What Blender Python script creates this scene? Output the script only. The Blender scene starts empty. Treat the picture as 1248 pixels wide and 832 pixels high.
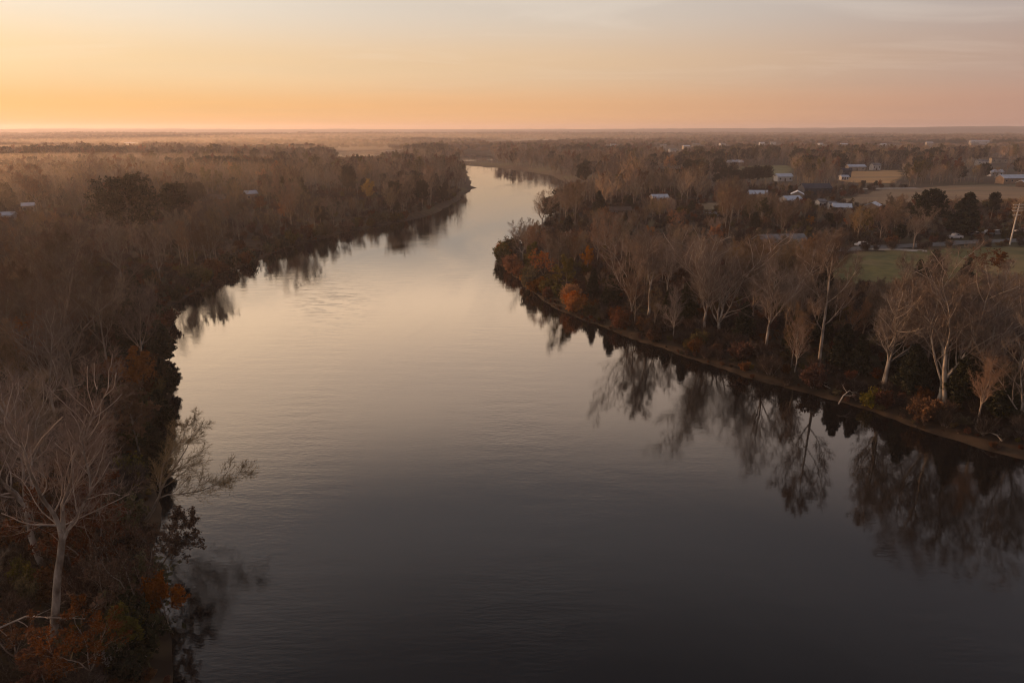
import bpy, math, random
import numpy as np
from mathutils import Vector, Matrix

R_ = math.radians
PI = math.pi
sc = bpy.context.scene
COL = sc.collection
H = 40.0                      # camera height above the river
FPX, PITCH = 832.0, math.atan(259/832)
SP, CP = math.sin(PITCH), math.cos(PITCH)
SUN_AZ, SUN_EL = R_(-52), R_(7.0)
sunv = Vector((math.sin(SUN_AZ)*math.cos(SUN_EL), math.cos(SUN_AZ)*math.cos(SUN_EL), math.sin(SUN_EL)))
RNG = np.random.default_rng(11)

def gp(px, py, z=0.0):
    """ground point (X, Y) seen at a photo pixel, for surveying positions"""
    u, v = (px-624)/FPX, (py-416)/FPX
    t = (H-z)/(SP+v*CP)
    return (u*t, t*(CP-v*SP))

# ------------------------------------------------------------------ noise
def _hash(ix, iy, s):
    n = (ix.astype(np.int64)*374761393 + iy.astype(np.int64)*668265263 + s*1442695041) & 0xffffffff
    n = ((n ^ (n >> 13))*1274126177) & 0xffffffff
    return ((n ^ (n >> 16)) & 0xffffff)/float(0xffffff)
def vnoise(x, y, s=0):
    x = np.asarray(x, float); y = np.asarray(y, float)
    ix, iy = np.floor(x), np.floor(y); fx, fy = x-ix, y-iy
    fx = fx*fx*(3-2*fx); fy = fy*fy*(3-2*fy)
    a, b = _hash(ix, iy, s), _hash(ix+1, iy, s)
    c, d = _hash(ix, iy+1, s), _hash(ix+1, iy+1, s)
    return (a*(1-fx)+b*fx)*(1-fy)+(c*(1-fx)+d*fx)*fy
def fbm(x, y, s=0, o=4):
    t, a, n = 0, .5, 0
    for k in range(o):
        t = t + a*vnoise(np.asarray(x)*2**k, np.asarray(y)*2**k, s+k); n += a; a *= .5
    return t/n*2-1
def sstep(a, b, x):
    t = np.clip((np.asarray(x, float)-a)/(b-a), 0, 1); return t*t*(3-2*t)

# ------------------------------------------------------------------ river outline (world metres)
left_bank = [(-8,-40), (-15,15), (-26,42), (-33.5,55), (-41,70), (-51,90), (-60,112), (-69,131), (-77,150), (-82,175),
             (-82,204), (-80,230), (-72,262), (-60,292), (-47,317), (-37,350), (-31,394), (-31,440), (-27,495), (-30,520), (-38,600), (-45,690),
             (-53,722), (-90,755), (-140,830), (-215,930), (-262,1040), (-335,1330)]
right_bank = [(-262,1370), (-172,1080), (-120,960), (-90,868), (-58,822), (-18,772), (16,705), (32,650), (42,560), (38,475), (29,390),
              (14,310), (3,250), (-4,218), (-3,200), (3.5,177), (8,163), (14,148), (23,132), (33.5,116), (43,104), (52,94), (65,78),
              (80,62), (100,30), (115,-40)]
def wiggle(pts, amp, step, s):
    out = []
    for (a, b) in zip(pts[:-1], pts[1:]):
        L = math.hypot(b[0]-a[0], b[1]-a[1]); n = max(1, int(L/step))
        for k in range(n):
            t = k/n; x, y = a[0]+(b[0]-a[0])*t, a[1]+(b[1]-a[1])*t
            sc_ = amp*(1+math.hypot(x, y)/500)
            w = float(fbm(x/11, y/11, s, 3))*sc_
            out.append((x+w*(b[1]-a[1])/L, y-w*(b[0]-a[0])/L))
    out.append(pts[-1]); return out
river = np.array(wiggle(left_bank, 2.0, 4, 3)+wiggle(right_bank, 2.2, 4, 5))
pond = np.array([(-80,935), (-50,905), (-20,925), (-28,1060), (-45,1150), (-75,1160), (-82,1060)])
islet = None

def poly_sd(x, y, poly):
    """signed distance, positive outside"""
    x = np.asarray(x, float).ravel(); y = np.asarray(y, float).ravel()
    d2 = np.full(x.shape, 1e18); ins = np.zeros(x.shape, bool)
    n = len(poly)
    for i in range(n):
        ax, ay = poly[i]; bx, by = poly[(i+1) % n]
        ex, ey = bx-ax, by-ay; wx, wy = x-ax, y-ay
        t = np.clip((wx*ex+wy*ey)/max(ex*ex+ey*ey, 1e-9), 0, 1)
        dx, dy = wx-ex*t, wy-ey*t
        d2 = np.minimum(d2, dx*dx+dy*dy)
        if ay != by:
            c = ((ay > y) != (by > y)) & (x < (bx-ax)*(y-ay)/(by-ay)+ax)
            ins ^= c
    d = np.sqrt(d2)
    return np.where(ins, -d, d)
def water_sd(x, y):
    return np.minimum(poly_sd(x, y, river), poly_sd(x, y, pond))

def height(x, y, sd=None):
    x = np.asarray(x, float).ravel(); y = np.asarray(y, float).ravel()
    if sd is None: sd = water_sd(x, y)
    D = np.hypot(x, y)
    land = 0.25*np.clip(sd, 0, 1.5)/1.5 + 2.5*(1-np.exp(-np.clip(sd-.8, 0, None)/6))
    land = land + sstep(6, 40, sd)*(0.7*fbm(x/45, y/45, 21, 3)+.5) + sstep(1, 6, sd)*.18*fbm(x/3, y/3, 8, 2)*(D < 300)
    land = land + sstep(900, 3500, D)*9*(fbm(x/1300, y/800, 31, 4)+.1)
    land = land*(1-.7*np.exp(-np.clip(sd, 0, None)/70)*sstep(780, 900, D)*(D < 2200))
    az = np.arctan2(x, y)
    rid = 22 + 7*sstep(-.2, .35, az) + 9*sstep(.30, .6, az) + 3.5*fbm(az*9, D/1500, 41, 5)
    land = land + sstep(4300, 6200, D)*rid
    land = land + sstep(3600, 5200, D)*(9+5*fbm(x/170, y/260, 51, 3))     # closed canopy of the far woods
    return np.where(sd > 0, land, np.maximum(-2.2, sd*.35))
def hgt(x, y): return float(height([x], [y])[0])

# ------------------------------------------------------------------ materials
def newmat(name):
    m = bpy.data.materials.new(name); m.use_nodes = True
    nt = m.node_tree; b = nt.nodes['Principled BSDF']
    return m, nt, b
def noisy(name, c1, c2, scale=1.0, rough=.9, c3=None, scale3=.05, rnd=0.0, bump=0.0, spec=.2, trans=0.0, stretch=None):
    m, nt, b = newmat(name); N, L = nt.nodes, nt.links
    tc = N.new('ShaderNodeTexCoord'); no = N.new('ShaderNodeTexNoise'); no.inputs['Scale'].default_value = scale; no.inputs['Detail'].default_value = 6
    src = tc.outputs['Object']
    if stretch:
        mp = N.new('ShaderNodeMapping'); mp.inputs['Scale'].default_value = stretch; L.new(src, mp.inputs['Vector']); src = mp.outputs['Vector']
    L.new(src, no.inputs['Vector'])
    r = N.new('ShaderNodeValToRGB'); r.color_ramp.elements[0].color = (*c1, 1); r.color_ramp.elements[1].color = (*c2, 1)
    r.color_ramp.elements[0].position = .36; r.color_ramp.elements[1].position = .64
    L.new(no.outputs['Fac'], r.inputs['Fac']); col = r.outputs['Color']
    if c3:
        n3 = N.new('ShaderNodeTexNoise'); n3.inputs['Scale'].default_value = scale3; n3.inputs['Detail'].default_value = 3; L.new(src, n3.inputs['Vector'])
        r3 = N.new('ShaderNodeValToRGB'); r3.color_ramp.elements[0].position = .48; r3.color_ramp.elements[1].position = .62; L.new(n3.outputs['Fac'], r3.inputs['Fac'])
        mx = N.new('ShaderNodeMix'); mx.data_type = 'RGBA'; L.new(r3.outputs['Color'], mx.inputs[0]); L.new(col, mx.inputs[6]); mx.inputs[7].default_value = (*c3, 1)
        col = mx.outputs[2]
    if rnd:
        oi = N.new('ShaderNodeObjectInfo')
        wn = N.new('ShaderNodeTexWhiteNoise'); wn.noise_dimensions = '1D'; L.new(oi.outputs['Random'], wn.inputs['W'])
        sx = N.new('ShaderNodeSeparateColor'); L.new(wn.outputs['Color'], sx.inputs['Color'])
        hs = N.new('ShaderNodeHueSaturation'); L.new(col, hs.inputs['Color'])
        def mr(o, a, b2, inp):
            q = N.new('ShaderNodeMapRange'); q.inputs['To Min'].default_value = a; q.inputs['To Max'].default_value = b2
            L.new(o, q.inputs['Value']); L.new(q.outputs['Result'], hs.inputs[inp])
        mr(sx.outputs['Red'], .5-.012*rnd, .5+.022*rnd, 'Hue'); mr(sx.outputs['Green'], 1-.4*rnd, 1+.3*rnd, 'Saturation'); mr(sx.outputs['Blue'], 1-.42*rnd, 1+.42*rnd, 'Value')
        col = hs.outputs['Color']
    L.new(col, b.inputs['Base Color']); b.inputs['Roughness'].default_value = rough; b.inputs['Specular IOR Level'].default_value = spec
    if bump:
        bp = N.new('ShaderNodeBump'); bp.inputs['Strength'].default_value = bump; bp.inputs['Distance'].default_value = .1
        L.new(no.outputs['Fac'], bp.inputs['Height']); L.new(bp.outputs['Normal'], b.inputs['Normal'])
    if trans:
        tr = N.new('ShaderNodeBsdfTranslucent'); L.new(col, tr.inputs['Color']); ms = N.new('ShaderNodeMixShader'); ms.inputs[0].default_value = trans
        L.new(b.outputs['BSDF'], ms.inputs[1]); L.new(tr.outputs['BSDF'], ms.inputs[2]); L.new(ms.outputs['Shader'], N['Material Output'].inputs['Surface'])
    return m
M = dict(
    ground=noisy('leaf_litter', (.022,.014,.010), (.050,.032,.020), .35, c3=(.06,.055,.025), scale3=.02, bump=.6),  # floor tone lowered to put the shade beneath the crowns into the colour
    mud=noisy('bank_mud', (.06,.042,.028), (.12,.085,.055), .8, c3=(.09,.08,.035), scale3=.2, bump=.8),
    pale=noisy('pale_bark', (.20,.175,.155), (.46,.42,.38), 1.6, rnd=.35, c3=(.13,.105,.085), scale3=1.1, bump=.5, stretch=(1,1,.35)),
    palelimb=noisy('pale_limb_bark', (.26,.22,.19), (.42,.365,.32), 1.5, rnd=.35),
    bark=noisy('grey_bark', (.17,.135,.112), (.29,.24,.20), 2, rnd=.6, bump=.5, stretch=(1,1,.3)),
    twig=noisy('twig_bark', (.145,.101,.069), (.26,.18,.122), .6, rnd=1.15),
    paletwig=noisy('pale_twig_bark', (.16,.122,.10), (.25,.195,.16), .6, rnd=.6),
    pine=noisy('dark_needles', (.018,.022,.010), (.034,.038,.017), 1.2, rnd=.5, trans=.15),
    cedar=noisy('cedar_foliage', (.022,.026,.013), (.045,.046,.022), 1.2, rnd=.6, trans=.15),
    orange=noisy('orange_leaves', (.26,.085,.020), (.38,.15,.036), .7, rnd=.7, trans=.3),
    yellow=noisy('yellow_leaves', (.30,.17,.03), (.40,.24,.05), .7, rnd=.6, trans=.3),
    russet=noisy('russet_leaves', (.085,.035,.018), (.15,.06,.028), .7, rnd=.8, trans=.25),
    olive=noisy('olive_leaves', (.07,.06,.02), (.13,.10,.03), .7, rnd=.9, trans=.25),
    drygrass=noisy('dry_grass', (.10,.075,.04), (.18,.135,.075), .7, rnd=.7, trans=.2),
    fluff=noisy('pale_seed_heads', (.26,.24,.22), (.42,.39,.36), 2, trans=.2),
    lawn=noisy('lawn_grass', (.075,.082,.030), (.12,.118,.045), .35, c3=(.16,.13,.06), scale3=.05),
    tan=noisy('tan_stubble', (.16,.11,.07), (.23,.165,.10), .1, c3=(.12,.10,.06), scale3=.012, stretch=(.3,2,1)),
    gold=noisy('golden_stubble', (.36,.21,.09), (.46,.28,.12), .08, c3=(.28,.18,.09), scale3=.02, stretch=(.3,3,1)),
    green=noisy('green_pasture', (.12,.12,.05), (.17,.16,.07), .08),
    asphalt=noisy('asphalt', (.10,.105,.11), (.15,.155,.16), .5),
    gravel=noisy('pale_gravel', (.28,.27,.25), (.36,.34,.32), .5),
    white=noisy('white_siding', (.36,.36,.38), (.50,.50,.52), .4, rough=.6),
    cream=noisy('cream_siding', (.20,.18,.155), (.30,.27,.23), .4, rough=.7),
    tanwall=noisy('tan_wall', (.22,.16,.12), (.30,.22,.16), .5),
    brick=noisy('brown_brick', (.06,.042,.035), (.10,.068,.055), 2),
    roofpale=noisy('pale_metal_roof', (.36,.41,.50), (.46,.51,.60), .5, rough=.5, spec=.5),
    roofgrey=noisy('grey_shingles', (.12,.125,.135), (.19,.195,.21), .8),
    roofdark=noisy('blue_black_roof', (.025,.035,.055), (.045,.055,.08), .8),
    roofbrown=noisy('brown_shingles', (.07,.05,.04), (.11,.08,.065), .8),
    pole=noisy('galvanised_pole', (.42,.40,.38), (.55,.52,.50), 1, rough=.6),
    tyre=noisy('tyre_rubber', (.015,.015,.015), (.025,.025,.025), 3),
    carwhite=noisy('white_car_paint', (.40,.40,.42), (.46,.46,.48), .5, rough=.3, spec=.5),
    cardark=noisy('dark_car_paint', (.03,.035,.05), (.05,.055,.07), .5, rough=.3, spec=.5),
    cargrey=noisy('silver_car_paint', (.16,.165,.175), (.22,.225,.235), .5, rough=.3, spec=.5),
    driftwood=noisy('bleached_wood', (.36,.31,.27), (.5,.44,.38), 2),
    brush=noisy('brush_twigs', (.045,.030,.024), (.075,.050,.038), .6, rnd=1.0),  # darkened so the gaps between crowns carry painted-in shade
)
m, nt, b = newmat('window_glass'); b.inputs['Base Color'].default_value = (.02,.025,.035,1); b.inputs['Roughness'].default_value = .08; M['glass'] = m

# far terrain: leaf litter near, closed brown woods far away
def ground_material():
    m = M['ground']; nt = m.node_tree; N, L = nt.nodes, nt.links; b = N['Principled BSDF']
    old = b.inputs['Base Color'].links[0].from_socket
    at = N.new('ShaderNodeAttribute'); at.attribute_name = 'sd'
    mr = N.new('ShaderNodeMapRange'); mr.inputs['From Min'].default_value = 1.0; mr.inputs['From Max'].default_value = 4.0
    L.new(at.outputs['Fac'], mr.inputs['Value'])
    tc = N.new('ShaderNodeTexCoord'); n = N.new('ShaderNodeTexNoise'); n.inputs['Scale'].default_value = .35; n.inputs['Detail'].default_value = 6; L.new(tc.outputs['Object'], n.inputs['Vector'])
    ad = N.new('ShaderNodeMath'); ad.operation = 'MULTIPLY_ADD'; L.new(n.outputs['Fac'], ad.inputs[0]); ad.inputs[1].default_value = 2.4; ad.inputs[2].default_value = -1.2
    ad2 = N.new('ShaderNodeMath'); ad2.use_clamp = True; L.new(mr.outputs['Result'], ad2.inputs[0]); L.new(ad.outputs['Value'], ad2.inputs[1])
    r = N.new('ShaderNodeValToRGB'); r.color_ramp.elements[0].color = (.022,.015,.010,1); r.color_ramp.elements[1].color = (.065,.045,.028,1)
    r.color_ramp.elements[0].position = .4; r.color_ramp.elements[1].position = .65; L.new(n.outputs['Fac'], r.inputs['Fac'])
    mx = N.new('ShaderNodeMix'); mx.data_type = 'RGBA'; L.new(ad2.outputs['Value'], mx.inputs[0]); L.new(r.outputs['Color'], mx.inputs[6]); L.new(old, mx.inputs[7])
    # far canopy and field patches
    n2 = N.new('ShaderNodeTexNoise'); n2.inputs['Scale'].default_value = .0012; n2.inputs['Detail'].default_value = 7; L.new(tc.outputs['Object'], n2.inputs['Vector'])
    r2 = N.new('ShaderNodeValToRGB'); e = r2.color_ramp.elements; e[0].color = (.045,.035,.030,1); e[1].color = (.085,.065,.052,1); e[0].position = .4; e[1].position = .58
    q = e.new(.66); q.color = (.12,.095,.06,1); L.new(n2.outputs['Fac'], r2.inputs['Fac'])
    at2 = N.new('ShaderNodeAttribute'); at2.attribute_name = 'dist'
    m2 = N.new('ShaderNodeMapRange'); m2.inputs['From Min'].default_value = 1500; m2.inputs['From Max'].default_value = 3500; L.new(at2.outputs['Fac'], m2.inputs['Value'])
    mx2 = N.new('ShaderNodeMix'); mx2.data_type = 'RGBA'; L.new(m2.outputs['Result'], mx2.inputs[0]); L.new(mx.outputs[2], mx2.inputs[6]); L.new(r2.outputs['Color'], mx2.inputs[7])
    L.new(mx2.outputs[2], b.inputs['Base Color'])
ground_material()

def water_material():
    m, nt, b = newmat('river_water'); N, L = nt.nodes, nt.links
    b.inputs['Base Color'].default_value = (.008,.0075,.007,1)
    b.inputs['IOR'].default_value = WATER_IOR
    tc = N.new('ShaderNodeTexCoord')
    def noise(sx, sy, scale, det, rot=0, dist=0):
        mp = N.new('ShaderNodeMapping'); mp.inputs['Scale'].default_value = (sx, sy, 1); mp.inputs['Rotation'].default_value = (0,0,rot)
        n = N.new('ShaderNodeTexNoise'); n.inputs['Scale'].default_value = scale; n.inputs['Detail'].default_value = det; n.inputs['Distortion'].default_value = dist
        L.new(tc.outputs['Object'], mp.inputs['Vector']); L.new(mp.outputs['Vector'], n.inputs['Vector']); return n.outputs['Fac']
    def mul(a, b_, c=None):
        q = N.new('ShaderNodeMath'); q.operation = 'MULTIPLY'; L.new(a, q.inputs[0])
        if isinstance(b_, (int, float)): q.inputs[1].default_value = b_
        else: L.new(b_, q.inputs[1])
        return q.outputs['Value']
    def add(a, b_):
        q = N.new('ShaderNodeMath'); L.new(a, q.inputs[0]); L.new(b_, q.inputs[1]); return q.outputs['Value']
    patch = noise(1, .35, .035, 4, .15, 1.2)                # calmer and livelier reaches drifting with the current
    mr = N.new('ShaderNodeMapRange'); mr.inputs['From Min'].default_value = .40; mr.inputs['From Max'].default_value = .66; mr.inputs['To Min'].default_value = .22; mr.inputs['To Max'].default_value = 1.6
    L.new(patch, mr.inputs['Value'])
    # a riffle over a shallow bar off the left bank
    def blob(cx, cy, rx, ry, rot):
        mp = N.new('ShaderNodeMapping'); mp.vector_type = 'TEXTURE'; mp.inputs['Location'].default_value = (cx, cy, 0); mp.inputs['Rotation'].default_value = (0,0,rot); mp.inputs['Scale'].default_value = (rx, ry, 1)
        L.new(tc.outputs['Object'], mp.inputs['Vector'])
        g = N.new('ShaderNodeTexGradient'); g.gradient_type = 'SPHERICAL'; L.new(mp.outputs['Vector'], g.inputs['Vector']); return g.outputs['Fac']
    bl = add(add(blob(-45, 170, 14, 50, .2), blob(-20, 330, 12, 90, -.15)), blob(8, 240, 7, 45, .1))
    rif = noise(.35, 1.5, .45, 6, .35, 1.6)
    rm = N.new('ShaderNodeMapRange'); rm.inputs['From Min'].default_value = .54; rm.inputs['From Max'].default_value = .66; L.new(rif, rm.inputs['Value'])
    lively = mul(bl, rm.outputs['Result'])
    w1 = noise(.6, 1.6, 1.7, 3, .12); w2 = noise(1, 1.4, 5.5, 2, -.1); w3 = noise(.35, 1.2, .35, 2, .1)
    h = add(add(mul(w1, .55), mul(w2, .12)), mul(w3, 1.2))
    hh = add(mul(h, mr.outputs['Result']), mul(mul(noise(1, 1.6, 2.6, 3), lively), 2.0))
    bp = N.new('ShaderNodeBump'); bp.inputs['Strength'].default_value = 1.0; bp.inputs['Distance'].default_value = .017
    L.new(hh, bp.inputs['Height']); L.new(bp.outputs['Normal'], b.inputs['Normal'])
    rr = N.new('ShaderNodeMapRange'); rr.inputs['From Min'].default_value = .4; rr.inputs['From Max'].default_value = .7; rr.inputs['To Min'].default_value = .03; rr.inputs['To Max'].default_value = .085
    L.new(patch, rr.inputs['Value']); L.new(rr.outputs['Result'], b.inputs['Roughness'])
    return m
WATER_IOR = 1.7
M['water'] = water_material()

# ------------------------------------------------------------------ mesh builder
class MB:
    def __init__(s): s.V = []; s.F = []; s.n = 0
    def add(s, V, F, mat=0, smooth=False):
        V = np.asarray(V, float).reshape(-1, 3); F = np.asarray(F, int)
        if len(V) == 0 or len(F) == 0: return s
        s.V.append(V); s.F.append((F+s.n, mat, smooth)); s.n += len(V); return s
    def box(s, c, size, mat=0, rot=0):
        x, y, z = [q/2 for q in size]
        V = np.array([(-x,-y,-z),(x,-y,-z),(x,y,-z),(-x,y,-z),(-x,-y,z),(x,-y,z),(x,y,z),(-x,y,z)])
        if rot: V = V @ np.array([[math.cos(rot), math.sin(rot), 0], [-math.sin(rot), math.cos(rot), 0], [0,0,1]])
        return s.add(V+np.array(c), [(0,3,2,1),(4,5,6,7),(0,1,5,4),(1,2,6,5),(2,3,7,6),(3,0,4,7)], mat)
    def mesh(s, name, mats):
        V = np.concatenate(s.V); me = bpy.data.meshes.new(name)
        me.vertices.add(len(V)); me.vertices.foreach_set('co', V.astype(np.float32).ravel())
        idx = np.concatenate([f.ravel() for f, _, _ in s.F]); me.loops.add(len(idx)); me.loops.foreach_set('vertex_index', idx.astype(np.int32))
        tot = np.concatenate([np.full(len(f), f.shape[1]) for f, _, _ in s.F]); st = np.concatenate([[0], np.cumsum(tot)[:-1]])
        me.polygons.add(len(tot)); me.polygons.foreach_set('loop_start', st.astype(np.int32)); me.polygons.foreach_set('loop_total', tot.astype(np.int32))
        me.polygons.foreach_set('material_index', np.concatenate([np.full(len(f), k) for f, k, _ in s.F]).astype(np.int32))
        me.polygons.foreach_set('use_smooth', np.concatenate([np.full(len(f), w) for f, _, w in s.F]).astype(bool))
        for q in mats: me.materials.append(M[q] if isinstance(q, str) else q)
        me.update(calc_edges=True); return me
def link(name, me, parent=None, loc=None, rz=0, scale=None):
    o = bpy.data.objects.new(name, me); COL.objects.link(o)
    if parent: o.parent = parent
    if loc is not None: o.location = loc
    if rz: o.rotation_euler = (0,0,rz)
    if scale is not None: o.scale = (scale,)*3 if not hasattr(scale, '__len__') else scale
    return o
def tag(o, label=None, cat=None, group=None, kind=None):
    for k, v in (('label', label), ('category', cat), ('group', group), ('kind', kind)):
        if v: o[k] = v
    return o

# ------------------------------------------------------------------ branches
UP = np.array([0,0,1.0])
def nrm(v): return v/np.maximum(np.linalg.norm(v, axis=-1, keepdims=True), 1e-9)
def grow(rng, P, Rd, n, t0, t1, ang, ratio, S, trop=.05, jit=.12, lvar=.25, shape=.45, rr=.6, tip=.2, up0=0.0):
    N, S0, _ = P.shape; Mn = N*n
    par = np.repeat(np.arange(N), n)
    t = t0+(t1-t0)*((np.tile(np.arange(n), N)+rng.random(Mn))/n)
    f = t*(S0-1); i = np.minimum(f.astype(int), S0-2); fr = (f-i)[:, None]
    A, B = P[par, i], P[par, i+1]; start = A*(1-fr)+B*fr; T = nrm(B-A)
    r0 = (Rd[par, i]*(1-fr[:, 0])+Rd[par, i+1]*fr[:, 0])*rr
    Lp = np.linalg.norm(np.diff(P, axis=1), axis=2).sum(1)[par]
    ln = Lp*ratio*(1-shape*t)*(1+lvar*(rng.random(Mn)*2-1))
    ref = np.where(np.abs(T[:, 2:3]) > .9, np.array([[1.,0,0]]), UP[None])
    a = nrm(np.cross(T, ref)); b = np.cross(T, a)
    ph = np.tile(np.arange(n), N)*2.4+rng.random(Mn)*1.6+par*1.1
    perp = a*np.cos(ph)[:, None]+b*np.sin(ph)[:, None]
    an = (ang*(1+.35*(rng.random(Mn)*2-1)))[:, None]
    d = nrm(np.cos(an)*T+np.sin(an)*perp+up0*UP)
    out = np.empty((Mn, S, 3)); out[:, 0] = start; p = start
    for k in range(1, S):
        d = nrm(d+trop*UP+jit*rng.standard_normal((Mn, 3))); p = p+d*(ln/(S-1))[:, None]; out[:, k] = p
    Rn = r0[:, None]*np.linspace(1, tip, S)[None]
    return out, Rn
def tube(mb, P, Rd, k, mat=0, rmin=.004):
    N, S, _ = P.shape; Rd = np.maximum(Rd, rmin)
    T = nrm(np.gradient(P, axis=1)) if S > 1 else P
    mT = nrm(T.mean(1)); ref = np.where(np.abs(mT[:, :1]) > .8, np.array([[0,1.,0]]), np.array([[1.,0,0]]))[:, None]
    a = nrm(np.cross(T, np.broadcast_to(ref, T.shape))); b = np.cross(T, a)
    if k == 2:
        V = np.stack([P-b*Rd[..., None], P+b*Rd[..., None]], 2)
        base = (np.arange(N)[:, None]*S+np.arange(S-1)[None])*2
        F = np.stack([base, base+1, base+3, base+2], -1).reshape(-1, 4)
    else:
        th = np.arange(k)*2*PI/k
        V = P[:, :, None]+Rd[:, :, None, None]*(a[:, :, None]*np.cos(th)[:, None]+b[:, :, None]*np.sin(th)[:, None])
        base = ((np.arange(N)[:, None]*S+np.arange(S-1)[None])*k)[..., None]; j = np.arange(k); j2 = (j+1) % k
        F = np.stack([base+j, base+j2, base+k+j2, base+k+j], -1).reshape(-1, 4)
    mb.add(V.reshape(-1, 3), F, mat, k > 2)
def slivers(mb, rng, P, Rd, n, length, w, mat=0, trop=.2, spread=.9):
    """short end twigs: one thin triangle each"""
    N, S, _ = P.shape; par = np.repeat(np.arange(N), n); t = rng.random(N*n)
    f = t*(S-1); i = np.minimum(f.astype(int), S-2); fr = (f-i)[:, None]
    st = P[par, i]*(1-fr)+P[par, i+1]*fr; T = nrm(P[par, i+1]-P[par, i])
    d = nrm(T+spread*rng.standard_normal((N*n, 3))*.6+trop*UP)
    s = nrm(np.cross(d, rng.standard_normal((N*n, 3))))*w
    L = (length*(.5+rng.random(N*n)))[:, None]
    V = np.stack([st-s, st+s, st+d*L], 1).reshape(-1, 3)
    mb.add(V, np.arange(N*n*3).reshape(-1, 3), mat)
def cards(mb, rng, C, size, mat=0, flat=0.0, el=1.0):
    n = len(C); a = nrm(rng.standard_normal((n, 3))); q = rng.standard_normal((n, 3)); q[:, 2] += flat*4
    b = nrm(np.cross(a, q)); s = (size*(.6+.8*rng.random(n)))[:, None]
    V = np.stack([C-a*s*el, C-b*s*.6, C+a*s*el, C+b*s*.6], 1).reshape(-1, 3)
    mb.add(V, np.arange(n*4).reshape(-1, 4), mat)
def along(rng, P, n, jit):
    N, S, _ = P.shape; par = np.repeat(np.arange(N), n); f = rng.random(N*n)**.7*(S-1); i = np.minimum(f.astype(int), S-2); fr = (f-i)[:, None]
    return P[par, i]*(1-fr)+P[par, i+1]*fr+rng.standard_normal((N*n, 3))*jit

def skeleton(rng, Ht, form, lean=0.0, spread=1.0, fork=None):
    r = Ht*.0115
    if form == 'vase':
        hb = Ht*(fork or (.16+.18*rng.random())); S = 8
        z = np.linspace(-.4, hb, S); P = np.zeros((1, S, 3)); P[0, :, 2] = z
        P[0, :, 0] = lean*z*.5+np.cumsum(rng.standard_normal(S))*.05; P[0, :, 1] = np.cumsum(rng.standard_normal(S))*.05
        R0 = np.linspace(r*1.25, r*.9, S)[None]
        n = int(rng.integers(3, 5)); L1 = []; Lr = []
        for k in range(n):
            an = (.12+.30*rng.random())*spread; ph = k*2*PI/n+rng.random()*.9; S1 = 10
            d = np.array([math.sin(an)*math.cos(ph)+lean*.4, math.sin(an)*math.sin(ph), math.cos(an)]); p = P[0, -1]+np.array([0,0,-.15]); q = [p]
            ln = (Ht-hb)*(.8+.25*rng.random())/max(.6, math.cos(an))
            for s in range(S1-1):
                d = nrm(d+np.array([0,0,.05])+rng.standard_normal(3)*.13); p = p+d*ln/(S1-1); q.append(p)
            L1.append(q); Lr.append(r*(.52+.26*rng.random())*np.linspace(1, .1, S1)**1.1)
        return (P, R0), (np.array(L1), np.array(Lr)), .75
    S = 12; z = np.linspace(-.4, Ht*.93, S); P = np.zeros((1, S, 3)); P[0, :, 2] = z
    w = np.cumsum(np.cumsum(rng.standard_normal((S, 2))*.035*Ht/18, 0), 0)*.35
    P[0, :, 0] = w[:, 0]+lean*z; P[0, :, 1] = w[:, 1]
    R0 = (r*np.linspace(1.15, .1, S))[None]
    L1 = grow(rng, P, R0, 9, .28, .97, .75, .50*spread, 8, trop=.10, jit=.08, shape=.62, rr=.55, tip=.15, up0=.1)
    return (P, R0), L1, 1.0

def bare_tree(name, seed, Ht, form='vase', lod=1, pale=False, lean=0.0, spread=1.0, fork=None, dense=1.0):
    """returns (trunk mesh, crown mesh)"""
    rng = np.random.default_rng(seed)
    L0, L1, rat = skeleton(rng, Ht, form, lean, spread, fork)
    tr, cr = MB(), MB()
    k0, k1 = ((9, 6), (7, 5), (5, 3))[lod]
    tube(tr, *L0, k0, 0); tube(tr, *L1, k1, 0)
    if form == 'vase':
        nn = ((16, 9, 8, 7), (13, 8, 7, 5), (9, 6, 5, 0))[lod]
        nn = (int(nn[0]*dense+.5), nn[1], max(3, int(nn[2]*dense+.5)), int(nn[3]*dense+.5))
        L2 = grow(rng, *L1, nn[0], .06, .98, .72, .40, 7, trop=.09, jit=.14, shape=.55, rr=.5, up0=.08)
    else:
        nn = ((9, 8, 7, 6), (7, 7, 6, 5), (6, 5, 4, 0))[lod]
        L2 = grow(rng, *L1, nn[0], .18, .98, .65, .52, 6, trop=.08, jit=.10, shape=.5, rr=.55, up0=.05)
    tube(cr, *L2, (4, 4, 2)[lod], 0, .03 if pale else .014)
    L3 = grow(rng, *L2, nn[1], .12, 1, .65, .50, 5, trop=.07, jit=.14, shape=.45, rr=.55)
    tube(cr, *L3, (3, 3, 2)[lod], 1, (.008, .011, .03)[lod])
    L4 = grow(rng, *L3, nn[2], .1, 1, .6, .55, 4 if lod < 2 else 2, trop=.08, jit=.16, shape=.4, rr=.6)
    tube(cr, *L4, 2, 1, (.006, .009, .028)[lod])
    if nn[3]: slivers(cr, rng, *L4, nn[3], Ht*(.026 if form == 'vase' else .03), (.007, .011)[lod], 1)
    t = tr.mesh(name+'_trunk', ['pale' if pale else 'bark']); c = cr.mesh(name+'_crown', ['palelimb', 'paletwig'] if pale else ['bark', 'twig'])
    return t, c, L3, L4

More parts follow.
